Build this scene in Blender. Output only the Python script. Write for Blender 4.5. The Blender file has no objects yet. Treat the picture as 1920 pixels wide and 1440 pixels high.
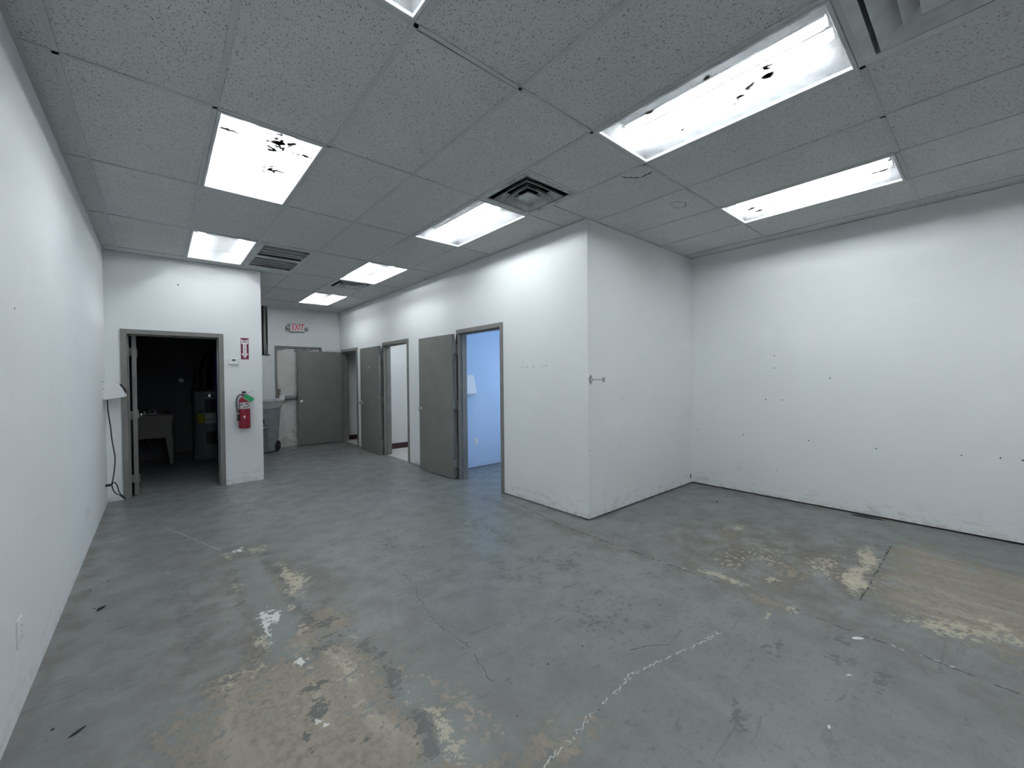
import bpy, math, random
import numpy as np
from mathutils import Vector, Matrix
random.seed(7); RNG = np.random.default_rng(7)
scene = bpy.context.scene
C = scene.collection

# ------------------------------------------------------------------ camera
CAM_H = 1.4097
YAW, PITCH, ROLL = math.radians(40.7538), math.radians(-0.8031), math.radians(-0.5585)
FPX = 769.57
fwd = Vector((math.sin(YAW)*math.cos(PITCH), math.cos(YAW)*math.cos(PITCH), math.sin(PITCH)))
right = Vector((math.cos(YAW), -math.sin(YAW), 0)); up = right.cross(fwd)
r2 = right*math.cos(ROLL) + up*math.sin(ROLL); u2 = up*math.cos(ROLL) - right*math.sin(ROLL)
cam_data = bpy.data.cameras.new('camera'); cam = bpy.data.objects.new('camera', cam_data); C.objects.link(cam)
cam_data.sensor_fit = 'HORIZONTAL'; cam_data.sensor_width = 36.0; cam_data.lens = FPX/1920*36.0
cam_data.clip_start = 0.02; cam_data.clip_end = 60
M = Matrix((r2, u2, -fwd)).transposed().to_4x4(); M.translation = (0, 0, CAM_H)
cam.matrix_world = M
scene.camera = cam

# ------------------------------------------------------------------ world (clear blue sky, reaches the rooms only through the office window)
world = bpy.data.worlds.new('sky'); scene.world = world; world.use_nodes = True
bg = world.node_tree.nodes['Background']
bg.inputs['Color'].default_value = (0.62, 0.80, 1.0, 1); bg.inputs['Strength'].default_value = 8.0

# ------------------------------------------------------------------ exposure and light levels
vs = scene.view_settings
vs.view_transform = 'Standard'; vs.look = 'None'; vs.exposure = 0.0; vs.gamma = 1.0; vs.use_curve_mapping = False
TUBE = 62.0            # radiance of the fluorescent tubes
TUBE_COL = (0.94, 0.982, 1.0)
cy = scene.cycles
cy.max_bounces = 5; cy.diffuse_bounces = 4; cy.glossy_bounces = 2; cy.transparent_max_bounces = 8; cy.transmission_bounces = 4
cy.use_adaptive_sampling = True; cy.adaptive_threshold = 0.2; cy.adaptive_min_samples = 16
cy.sample_clamp_indirect = 6.0; cy.caustics_reflective = False; cy.caustics_refractive = False

# ------------------------------------------------------------------ dimensions (metres)
H = 2.957
XL, XR = -0.47, 5.35
YB, YE = -3.5, 9.80          # wall behind the camera, end wall
YP = 6.74                    # partition with the utility doorway
XP = 1.12                    # left side of the passage
XC = 3.19                    # wall with three doors
YA = 2.56                    # alcove face
T = 0.12
TOP = 3.25

# ------------------------------------------------------------------ materials
def lin(c):
    return tuple(((v/255)/12.92 if v/255 <= .04045 else ((v/255+.055)/1.055)**2.4) for v in c)
MATS = {}
class NT:
    def __init__(self, name):
        self.m = bpy.data.materials.new(name); self.m.use_nodes = True
        self.t = self.m.node_tree; self.b = self.t.nodes['Principled BSDF']; MATS[name] = self.m
        self.out = self.t.nodes['Material Output']
    def n(self, typ, **kw):
        nd = self.t.nodes.new(typ)
        for k, v in kw.items():
            if k.startswith('i_'):
                key = k[2:].replace('_', ' ')
                nd.inputs[key].default_value = v
            else: setattr(nd, k, v)
        return nd
    def l(self, a, b): self.t.links.new(a, b)
    def val(self, x):
        return x
    def set(self, sock, x):
        if hasattr(x, 'is_linked') or isinstance(x, bpy.types.NodeSocket): self.l(x, sock)
        else: sock.default_value = x
    def math(self, op, a, b=0.0, clamp=False):
        nd = self.t.nodes.new('ShaderNodeMath'); nd.operation = op; nd.use_clamp = clamp
        self.set(nd.inputs[0], a); self.set(nd.inputs[1], b); return nd.outputs[0]
    def mix(self, f, a, b):
        nd = self.t.nodes.new('ShaderNodeMix'); nd.data_type = 'RGBA'
        self.set(nd.inputs[0], f)
        for s, x in ((nd.inputs[6], a), (nd.inputs[7], b)):
            if isinstance(x, bpy.types.NodeSocket): self.l(x, s)
            else: s.default_value = tuple(x)[:3]+(1,)
        return nd.outputs[2]
    def noise(self, scale, detail=4, rough=.55, vec=None, dist=0.0):
        nd = self.t.nodes.new('ShaderNodeTexNoise'); nd.inputs['Scale'].default_value = scale
        nd.inputs['Detail'].default_value = detail; nd.inputs['Roughness'].default_value = rough
        nd.inputs['Distortion'].default_value = dist
        if vec is not None: self.l(vec, nd.inputs['Vector'])
        return nd.outputs['Fac']
    def step(self, x, lo, hi, a=0.0, b=1.0):
        nd = self.t.nodes.new('ShaderNodeMapRange'); nd.interpolation_type = 'SMOOTHSTEP'
        self.set(nd.inputs[0], x); nd.inputs[1].default_value = lo; nd.inputs[2].default_value = hi
        nd.inputs[3].default_value = a; nd.inputs[4].default_value = b; return nd.outputs[0]
    def pos(self):
        return self.t.nodes.new('ShaderNodeNewGeometry').outputs['Position']
    def xyz(self, v):
        nd = self.t.nodes.new('ShaderNodeSeparateXYZ'); self.l(v, nd.inputs[0]); return nd.outputs
    def mapping(self, v, scale=(1, 1, 1), loc=(0, 0, 0)):
        nd = self.t.nodes.new('ShaderNodeMapping'); nd.inputs['Scale'].default_value = scale; nd.inputs['Location'].default_value = loc
        self.l(v, nd.inputs['Vector']); return nd.outputs[0]
    def bump(self, h, strength=.2, dist=.002):
        nd = self.t.nodes.new('ShaderNodeBump'); nd.inputs['Strength'].default_value = strength; nd.inputs['Distance'].default_value = dist
        self.l(h, nd.inputs['Height']); self.l(nd.outputs[0], self.b.inputs['Normal'])
    def base(self, col, rough=.5, metal=0.0, spec=.5):
        self.set(self.b.inputs['Base Color'], col if isinstance(col, bpy.types.NodeSocket) else tuple(col)[:3]+(1,))
        self.set(self.b.inputs['Roughness'], rough); self.b.inputs['Metallic'].default_value = metal
        self.b.inputs['Specular IOR Level'].default_value = spec
        return self.m

def simple(name, col, rough=.5, metal=0.0, spec=.5, var=.12, nscale=30, bump=0.0):
    k = NT(name); p = k.pos(); nz = k.noise(nscale, 3, vec=p)
    f = k.step(nz, .3, .7)
    c = k.mix(f, [v*(1-var) for v in col], [min(1, v*(1+var)) for v in col])
    k.base(c, rough, metal, spec)
    if bump: k.bump(nz, bump, .001)
    return k.m

def wall_mat(name, col, scuff=0.5):
    k = NT(name); p = k.pos()
    big = k.noise(.9, 3, vec=p); c = k.mix(k.step(big, .35, .65), [v*.975 for v in col], col)
    # broad faint repaint / touch-up patches
    pt = k.noise(2.3, 5, .6, vec=k.mapping(p, (1, 1, 1.6), (3, 1, 7)))
    c = k.mix(k.math('MULTIPLY', k.step(pt, .60, .66), .35), c, [min(1, v*1.05) for v in col])
    # scuffs and grime with ragged outlines along the foot of the wall
    z = k.xyz(p)[2]
    sc = k.noise(6, 6, .7, vec=k.mapping(p, (1, 1, 3.5)))
    sm = k.math('MULTIPLY', k.step(sc, .50, .66), k.step(z, .01, .26, 1, 0))
    c = k.mix(k.math('MULTIPLY', sm, scuff), c, (.33, .31, .29))
    sc2 = k.noise(14, 5, .65, vec=p)
    sm2 = k.math('MULTIPLY', k.step(sc2, .48, .60), k.step(z, .03, .07, 1, 0))
    c = k.mix(k.math('MULTIPLY', sm2, scuff), c, (.50, .43, .36))
    k.base(c, .55, 0, .3)
    k.bump(k.noise(95, 3, .6, vec=p), .22, .0025)
    return k.m

WALL = wall_mat('wall_paint', (.80, .82, .828), .38)
WALL_L = wall_mat('wall_paint_left', (.785, .803, .82), .25)
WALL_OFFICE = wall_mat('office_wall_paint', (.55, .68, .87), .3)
WALL_REST = wall_mat('restroom_wall_paint', (.80, .815, .82), .05)
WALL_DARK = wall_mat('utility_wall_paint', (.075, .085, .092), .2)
GAP_AND_SHADE = simple('wall_foot_gap_and_door_shade', (.018, .015, .013), .9)
PLENUM = simple('plenum_black', (.012, .012, .012), .95)
GREY_DOOR = simple('door_paint_grey', (.165, .163, .152), .42, 0, .4, .06, 4)
GREY_FRAME = simple('frame_paint_grey', (.185, .182, .168), .42, 0, .4, .08, 6)
def exit_leaf_mat():
    k = NT('exit_door_dirty_white'); p = k.pos()
    n1 = k.noise(2.2, 5, .6, vec=p); n2 = k.noise(9, 5, .65, vec=p)
    c = k.mix(k.step(n1, .4, .65), (.76, .76, .74), (.64, .62, .58))
    z = k.xyz(p)[2]
    low = k.step(z, .05, .6, 1, 0)
    c = k.mix(k.step(k.math('ADD', k.math('MULTIPLY', low, .2), n2), .62, .74, 0, .6), c, (.40, .36, .31))
    k.base(c, .5, 0, .35); return k.m
EXIT_LEAF = exit_leaf_mat()
CHROME = simple('brushed_steel', (.92, .92, .90), .28, 1.0, .5, .05)
STEEL_DARK = simple('dull_steel', (.25, .26, .27), .4, .8, .5, .08)
BLACK = simple('black_plastic', (.015, .015, .017), .45)
WHITE_PL = simple('white_plastic', (.80, .81, .82), .35, 0, .5, .02)
OUTLET = simple('outlet_plastic', (.78, .80, .81), .4, 0, .5, .02)
RED = simple('extinguisher_red', (.19, .005, .017), .3, 0, .5, .1)
SIGN_RED = simple('sign_maroon_red', (.135, .008, .030), .45, 0, .4, .05)
SIGN_WHITE = simple('sign_white', (.80, .76, .78), .45, 0, .4, .02)
SIGN_BLACK = simple('sign_black_print', (.05, .045, .05), .5)
EXIT_RED = simple('exit_letter_red', (.70, .03, .09), .4)
GREEN = simple('tag_green', (.02, .36, .13), .5)
LABEL_GREY = simple('label_pale_grey', (.55, .55, .55), .5, 0, .4, .35, 260)
BINGREY = simple('bin_grey_plastic', (.29, .32, .33), .5, 0, .4, .1, 9)
BINLID = simple('bin_lid_grey_plastic', (.44, .47, .475), .45, 0, .4, .1, 9)
RUBBER = simple('rubber_black', (.02, .02, .022), .8)
HEATER = simple('heater_grey_enamel', (.21, .235, .26), .4, 0, .4, .05)
SINK = simple('sink_grey_plastic', (.28, .275, .25), .5, 0, .4, .06)
YELLOW = simple('yellow_sticker', (.42, .36, .02), .5)
BLUE_TARP = simple('blue_plastic', (.012, .02, .16), .45)
MAROON = simple('maroon_rubber_base', (.035, .008, .014), .5)
RESTFLOOR = simple('restroom_floor_vinyl', (.62, .59, .56), .35, 0, .4, .06, 6)
CABLE_W = simple('cable_grey', (.50, .50, .48), .5)
CABLE_B = simple('cable_dark', (.03, .032, .036), .5)
VENT = simple('vent_enamel', (.62, .63, .63), .5, 0, .4, .1, 7)
VENT_DIRTY = simple('vent_enamel_dusty', (.50, .51, .51), .6, 0, .3, .3, 9)
TBAR = simple('ceiling_grid_enamel', (.56, .57, .565), .5, 0, .3, .05, 5)
FIXFRAME = simple('light_frame_enamel', (.60, .61, .63), .4, 0, .4, .05, 5)
REFLECT = simple('light_reflector_white', (.86, .88, .90), .6, 0, .2, .02)
HOUSING = simple('light_housing_grey', (.15, .155, .16), .7, 0, .1, .05)
PALE_SPOT = simple('pale_filler', (.62, .60, .54), .8)
PAINT_CHIP = simple('paint_chip_white', (.80, .80, .78), .6)
SCRAP = simple('black_scrap', (.012, .012, .012), .7)
HOLE = simple('wall_hole_dark', (.06, .055, .05), .9)
CRACK_D = simple('crack_dark', (.06, .062, .06), .9)
CRACK_W = simple('crack_pale', (.46, .46, .44), .8, 0, .3, .3, 60)
SCREEN = simple('lcd_grey', (.07, .085, .085), .3)
STAIN_TILE = simple('stain_edge_brown', (.085, .075, .07), .9)
STAIN_PALE = simple('stain_ring_pale', (.22, .215, .205), .9)

def tile_mat():
    k = NT('ceiling_tile_fissured')
    tc = k.n('ShaderNodeTexCoord'); oi = k.n('ShaderNodeObjectInfo')
    off = k.n('ShaderNodeVectorMath', operation='SCALE'); 
    cmb = k.n('ShaderNodeCombineXYZ'); k.l(oi.outputs['Random'], cmb.inputs[0]); k.l(oi.outputs['Random'], cmb.inputs[1])
    k.l(cmb.outputs[0], off.inputs[0]); off.inputs[3].default_value = 37.0
    add = k.n('ShaderNodeVectorMath', operation='ADD'); k.l(tc.outputs['Object'], add.inputs[0]); k.l(off.outputs[0], add.inputs[1])
    v = add.outputs[0]
    warp = k.n('ShaderNodeTexNoise'); warp.inputs['Scale'].default_value = 26; k.l(v, warp.inputs['Vector'])
    w2 = k.n('ShaderNodeVectorMath', operation='SCALE'); k.l(warp.outputs['Color'], w2.inputs[0]); w2.inputs[3].default_value = .022
    add2 = k.n('ShaderNodeVectorMath', operation='ADD'); k.l(v, add2.inputs[0]); k.l(w2.outputs[0], add2.inputs[1])
    fis = k.noise(150, 2, .5, vec=k.mapping(add2.outputs[0], (1, .55, 1)))
    fm = k.step(fis, .355, .41, 1, 0)
    pin = k.noise(240, 1, .5, vec=v); pm = k.step(pin, .27, .33, 1, 0)
    m = k.math('MAXIMUM', fm, k.math('MULTIPLY', pm, .7))
    big = k.noise(3.0, 3, vec=v)
    c = k.mix(k.step(big, .3, .7), (.66, .665, .65), (.70, .705, .69))
    c = k.mix(oi.outputs['Random'], c, k.mix(.5, c, (.62, .612, .59)))
    c = k.mix(k.math('MULTIPLY', m, .75), c, (.22, .22, .215))
    k.base(c, .9, 0, .1)
    inv = k.math('SUBTRACT', 1.0, m); k.bump(inv, .5, .002)
    return k.m
TILE = tile_mat()

def tube_mat(name, col, s):
    k = NT(name); e = k.n('ShaderNodeEmission'); e.inputs[0].default_value = col+(1,); e.inputs[1].default_value = s
    k.l(e.outputs[0], k.out.inputs[0]); k.t.nodes.remove(k.b); return k.m
TUBEMAT = tube_mat('fluorescent_tube_lit', TUBE_COL, TUBE)

def lens_mat(name, scatter=.10):
    # prismatic acrylic lens: mostly clear, part scattering
    k = NT(name); k.t.nodes.remove(k.b)
    tr = k.n('ShaderNodeBsdfTransparent'); tr.inputs[0].default_value = (.95, .97, .98, 1)
    tl = k.n('ShaderNodeBsdfTranslucent'); tl.inputs[0].default_value = (.93, .95, .98, 1)
    ms = k.n('ShaderNodeMixShader'); ms.inputs[0].default_value = scatter; k.l(tr.outputs[0], ms.inputs[1]); k.l(tl.outputs[0], ms.inputs[2])
    k.l(ms.outputs[0], k.out.inputs[0]); return k.m
GRIME = simple('lens_grime', (.60, .55, .49), .9, 0, .1, .25, 200)

# ------------------------------------------------------------------ mesh helpers
class MB:
    def __init__(s): s.v = []; s.f = []
    def add(s, vs, fs):
        o = len(s.v); s.v += [tuple(v) for v in vs]; s.f += [tuple(i+o for i in f) for f in fs]; return s
    def box(s, x0, x1, y0, y1, z0, z1):
        return s.add([(x0,y0,z0),(x1,y0,z0),(x1,y1,z0),(x0,y1,z0),(x0,y0,z1),(x1,y0,z1),(x1,y1,z1),(x0,y1,z1)],
                     [(0,3,2,1),(4,5,6,7),(0,1,5,4),(1,2,6,5),(2,3,7,6),(3,0,4,7)])
    def loft(s, rings, cap=True, close=True):
        n = len(rings[0]); vs = [p for r in rings for p in r]; fs = []
        for i in range(len(rings)-1):
            for j in range(n if close else n-1):
                a, b = i*n+j, i*n+(j+1) % n; fs.append((a, b, b+n, a+n))
        if cap: fs += [tuple(range(n-1, -1, -1)), tuple((len(rings)-1)*n+j for j in range(n))]
        return s.add(vs, fs)
    def prism(s, prof, axis, a, b):
        # prof: list of 2D points; axis 'x','y','z' extruded from a to b
        def P(p, t): return {'x': (t, p[0], p[1]), 'y': (p[0], t, p[1]), 'z': (p[0], p[1], t)}[axis]
        return s.loft([[P(p, a) for p in prof], [P(p, b) for p in prof]])
    def lathe(s, prof, c=(0, 0, 0), n=24, axis='z'):
        rings = []
        for r, h in prof:
            ring = []
            for i in range(n):
                t = 2*math.pi*i/n; x, y = r*math.cos(t), r*math.sin(t)
                if axis == 'z': ring.append((c[0]+x, c[1]+y, c[2]+h))
                elif axis == 'y': ring.append((c[0]+x, c[1]+h, c[2]+y))
                else: ring.append((c[0]+h, c[1]+x, c[2]+y))
            rings.append(ring)
        return s.loft(rings)
    def tube(s, pts, r, n=8):
        pts = [Vector(p) for p in pts]; rings = []; ref = None
        for i, p in enumerate(pts):
            d = (pts[min(i+1, len(pts)-1)]-pts[max(i-1, 0)]).normalized()
            if ref is None: ref = Vector((1, 0, 0)) if abs(d.x) < .8 else Vector((0, 1, 0))
            a = (ref-d*ref.dot(d)).normalized(); b = d.cross(a); ref = a
            rr = r[i] if isinstance(r, (list, tuple)) else r
            rings.append([p+a*math.cos(2*math.pi*j/n)*rr+b*math.sin(2*math.pi*j/n)*rr for j in range(n)])
        return s.loft(rings)
    def obj(s, name, mat, parent=None, smooth=False, bevel=0.0, loc=None):
        me = bpy.data.meshes.new(name); me.from_pydata(s.v, [], s.f); me.update()
        import bmesh
        bm = bmesh.new(); bm.from_mesh(me); bmesh.ops.recalc_face_normals(bm, faces=bm.faces); bm.to_mesh(me); bm.free()
        me.materials.append(mat)
        if smooth:
            me.polygons.foreach_set('use_smooth', [True]*len(me.polygons))
            me.set_sharp_from_angle(angle=math.radians(40))
        return link(name, me, parent, bevel, loc)
def link(name, me, parent=None, bevel=0.0, loc=None):
    o = bpy.data.objects.new(name, me); C.objects.link(o)
    if parent is not None: o.parent = parent
    if loc is not None: o.location = loc
    if bevel:
        b = o.modifiers.new('bevel', 'BEVEL'); b.width = bevel; b.segments = 2; b.limit_method = 'ANGLE'; b.angle_limit = math.radians(40)
    return o
def empty(name, loc=(0, 0, 0), rz=0.0):
    o = bpy.data.objects.new(name, None); C.objects.link(o); o.location = loc; o.rotation_euler = (0, 0, rz); o.empty_display_size = .1; return o
def tag(o, label, cat, group=None, kind=None):
    o['label'] = label; o['category'] = cat
    if group: o['group'] = group
    if kind: o['kind'] = kind
    return o
def struct(o, label, cat): return tag(o, label, cat, kind='structure')
def smoothpath(pts, n=6):
    P = [Vector(p) for p in pts]; out = []
    for i in range(len(P)-1):
        p0, p1, p2, p3 = P[max(i-1, 0)], P[i], P[i+1], P[min(i+2, len(P)-1)]
        for k in range(n):
            t = k/n
            out.append(.5*((2*p1)+(p2-p0)*t+(2*p0-5*p1+4*p2-p3)*t*t+(3*p1-p0-3*p2+p3)*t**3))
    out.append(P[-1]); return out
def text_obj(name, txt, size, mat, parent, loc, depth=.0015, sx=1.0, bold=0.0, rot=(math.pi/2, 0, 0), align='CENTER', spacing=1.0):
    cu = bpy.data.curves.new(name, 'FONT'); cu.body = txt; cu.size = size; cu.extrude = depth; cu.align_x = align; cu.align_y = 'CENTER'; cu.offset = bold
    cu.space_character = spacing; cu.resolution_u = 3
    tmp = bpy.data.objects.new('tmp_text', cu); C.objects.link(tmp)
    dg = bpy.context.evaluated_depsgraph_get(); me = bpy.data.meshes.new_from_object(tmp.evaluated_get(dg))
    bpy.data.objects.remove(tmp); bpy.data.curves.remove(cu)
    me.materials.clear(); me.materials.append(mat); me.name = name
    o = link(name, me, parent, loc=loc); o.rotation_euler = rot; o.scale = (sx, 1, 1); return o

# ================================================================== FLOOR
def fbm(x, y, scale, seed, octv=4, gain=.55):
    out = np.zeros_like(x); amp = 1.0; tot = 0.0
    for k in range(octv):
        rs = np.random.default_rng(seed*17+k); g = rs.random((256, 256))
        fx, fy = x*scale*2**k, y*scale*2**k
        ix, iy = np.floor(fx).astype(int), np.floor(fy).astype(int); tx, ty = fx-ix, fy-iy
        tx = tx*tx*(3-2*tx); ty = ty*ty*(3-2*ty)
        a = g[ix % 256, iy % 256]; b = g[(ix+1) % 256, iy % 256]; c = g[ix % 256, (iy+1) % 256]; d = g[(ix+1) % 256, (iy+1) % 256]
        out += amp*((a*(1-tx)+b*tx)*(1-ty)+(c*(1-tx)+d*tx)*ty); tot += amp; amp *= gain
    return out/tot
def floor_masks(X, Y):
    wx = X+(fbm(X, Y, 3, 1)-.5)*.16; wy = Y+(fbm(X, Y, 3, 2)-.5)*.16
    def ell(cx, cy, rx, ry, ang=0):
        c, s = math.cos(ang), math.sin(ang); dx, dy = wx-cx, wy-cy
        d = np.sqrt(((dx*c+dy*s)/rx)**2+((-dx*s+dy*c)/ry)**2); return np.clip((1.6-d)/1.2, 0, 1)
    def poly(pts, soft=.10):
        pts = np.array(pts); inside = np.zeros(X.shape, bool); dmin = np.full(X.shape, 9.0)
        for (x0, y0), (x1, y1) in zip(pts, np.roll(pts, -1, 0)):
            cond = ((y0 > wy) != (y1 > wy)) & (wx < (x1-x0)*(wy-y0)/(y1-y0+1e-12)+x0); inside ^= cond
            t = np.clip(((wx-x0)*(x1-x0)+(wy-y0)*(y1-y0))/((x1-x0)**2+(y1-y0)**2), 0, 1)
            dmin = np.minimum(dmin, np.hypot(wx-(x0+t*(x1-x0)), wy-(y0+t*(y1-y0))))
        return np.clip(.5+np.where(inside, dmin, -dmin)/soft*.5, 0, 1)
    def rect(x0, x1, y0, y1, soft=.03):
        d = np.minimum(np.minimum(X-x0, x1-X), np.minimum(Y-y0, y1-Y)); return np.clip(.5+d/soft, 0, 1)
    A = poly([(.02, 1.2), (-.02, 1.9), (.06, 2.22), (.34, 2.36), (.52, 2.28), (.64, 2.36), (.80, 2.28), (.86, 1.9), (.82, 1.6), (.88, 1.32), (.9, 1.0), (.8, .6), (.3, .6)], .30)
    D = poly([(3.42, .50), (4.55, .50), (4.72, .40), (4.40, -.20), (3.9, -.9), (3.3, -.7), (3.2, .05), (3.28, .30)], .26)*(Y < .525)
    peel = np.maximum(A*.85, D*.80)
    for e in [(2.98, 1.22, .12, .22), (3.10, 1.02, .12, .16), (3.75, 1.5, .24, .14), (2.88, .9, .12, .12), (3.4, .95, .24, .16), (3.6, .8, .35, .22), (1.18, 1.08, .25, .12), (.98, 1.45, .1, .3), (.62, 3.2, .1, .4)]:
        peel = np.maximum(peel, ell(*e)*.42)
    for e in [(.74, 2.50, .13, .22), (.62, 2.42, .12, .14), (.25, 2.05, .25, .2)]:
        peel = np.maximum(peel, ell(*e)*.62)
    pale = np.zeros_like(X)
    for e, a in [((4.0, .60, .42, .055), .66), ((3.62, .58, .28, .06), .70), ((3.75, .78, .28, .12), .44), ((3.30, .12, .10, .25, .6), .50), ((3.5, -.05, .25, .06, .4), .50), ((3.0, 1.22, .05, .14), .50), ((2.98, 1.08, .06, .08), .50), ((2.9, 1.45, .03, .06), .52),
                 ((4.04, 1.52, .16, .05), .50), ((3.95, 1.62, .1, .04), .46), ((3.2, .95, .08, .05), .48), ((2.68, .88, .10, .03), .50), ((2.86, .80, .08, .03), .48), ((3.35, 1.25, .25, .15), .36), ((3.6, 1.15, .3, .15), .36),
                 ((.63, 3.96, .07, .18), .50), ((.69, 3.50, .05, .15), .42), ((.70, 3.28, .06, .14), .52), ((.67, 3.02, .06, .13), .56), ((.72, 3.12, .05, .12), .52), ((.60, 2.83, .04, .06), .54), ((.585, 2.56, .03, .12), .54), ((.39, 2.55, .05, .14), .42), ((.40, 3.3, .03, .25), .40), ((.41, 3.95, .03, .14), .46),
                 ((.85, 1.5, .06, .3), .42), ((.80, 2.2, .06, .25), .43), ((.3, 2.3, .16, .1), .36), ((.6, 2.0, .25, .3), .30)]:
        pale = np.maximum(pale, ell(*e)*a)
    dark = np.zeros_like(X)
    for e, a in [((.635, 3.55, .035, .40), .64), ((.645, 2.85, .045, .25), .64), ((.395, 2.9, .02, .5), .5), ((.40, 3.6, .02, .3), .48), ((.83, 1.80, .045, .16), .60), ((.83, 1.55, .035, .12), .60), ((.79, 1.40, .045, .10), .64), ((.72, 2.52, .12, .05), .5), ((.78, 2.35, .1, .05), .5), ((.84, 2.1, .06, .2), .44), ((.48, 1.88, .045, .07), .66), ((.50, 2.0, .05, .07), .50), ((.40, 1.75, .02, .08), .52), ((.58, 1.62, .04, .03), .54), ((.66, 2.32, .1, .06), .5), ((.7, 2.4, .1, .05), .48),
                 ((.42, 4.08, .04, .09), .52), ((2.43, .73, .10, .05), .44), ((2.50, .50, .10, .06), .44), ((2.46, .33, .13, .03), .45), ((2.72, .52, .06, .09), .42), ((1.85, .68, .06, .05), .46), ((1.22, 1.47, .025, .022), .62), ((2.51, 1.65, .12, .05), .34), ((2.2, 2.2, .5, .3), .30), ((1.5, 3.2, .4, .5), .28), ((2.3, 3.0, .3, .5), .29), ((2.0, 1.5, .3, .3), .28), ((.2, 3.2, .25, .8), .30)]:
        dark = np.maximum(dark, ell(*e)*a)
    dirt = np.zeros_like(X)
    for e, a in [((.42, 2.5, .42, .9), .95), ((.5, 3.4, .28, .70), 1.0), ((.72, 3.0, .25, .55), .9), ((.2, 3.0, .25, .6), .6), ((1.0, 2.2, .3, .6), .4), ((3.6, 1.0, .75, .80), .95), ((3.9, .1, .9, .6), .7), ((2.85, .0, .3, .6), .4), ((2.86, 2.4, .06, 1.2), .55), ((.1, 1.6, .4, .9), .75), ((1.0, 1.2, .35, .5), .45),
                 ((.1, 3.6, .35, 1.3), .35), ((1.9, 8.6, 1.2, 1.2), .3), ((2.9, 2.2, .15, .5), .4), ((-.42, 4.0, .05, 2.5), .6), ((5.25, 1.0, .10, 1.6), .5), ((1.7, 2.2, .7, .9), .18), ((.72, 1.95, .2, .5), .6)]:
        dirt = np.maximum(dirt, ell(*e)*a)
    clean = rect(.415, .585, 2.30, 3.86)
    white = np.zeros_like(X)
    for e, a in [((.495, 2.80, .05, .12), .58), ((.51, 2.245, .028, .040), .62), ((.50, 4.02, .05, .07), .50), ((.47, 1.78, .03, .045), .52), ((.05, 1.7, .08, .05), .36), ((.44, 2.7, .02, .2), .40)]:
        white = np.maximum(white, ell(*e)*a)
    a1 = np.stack([peel, pale, dark, np.ones_like(X)], -1); a2 = np.stack([dirt, clean, white, np.ones_like(X)], -1)
    return a1, a2

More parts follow.
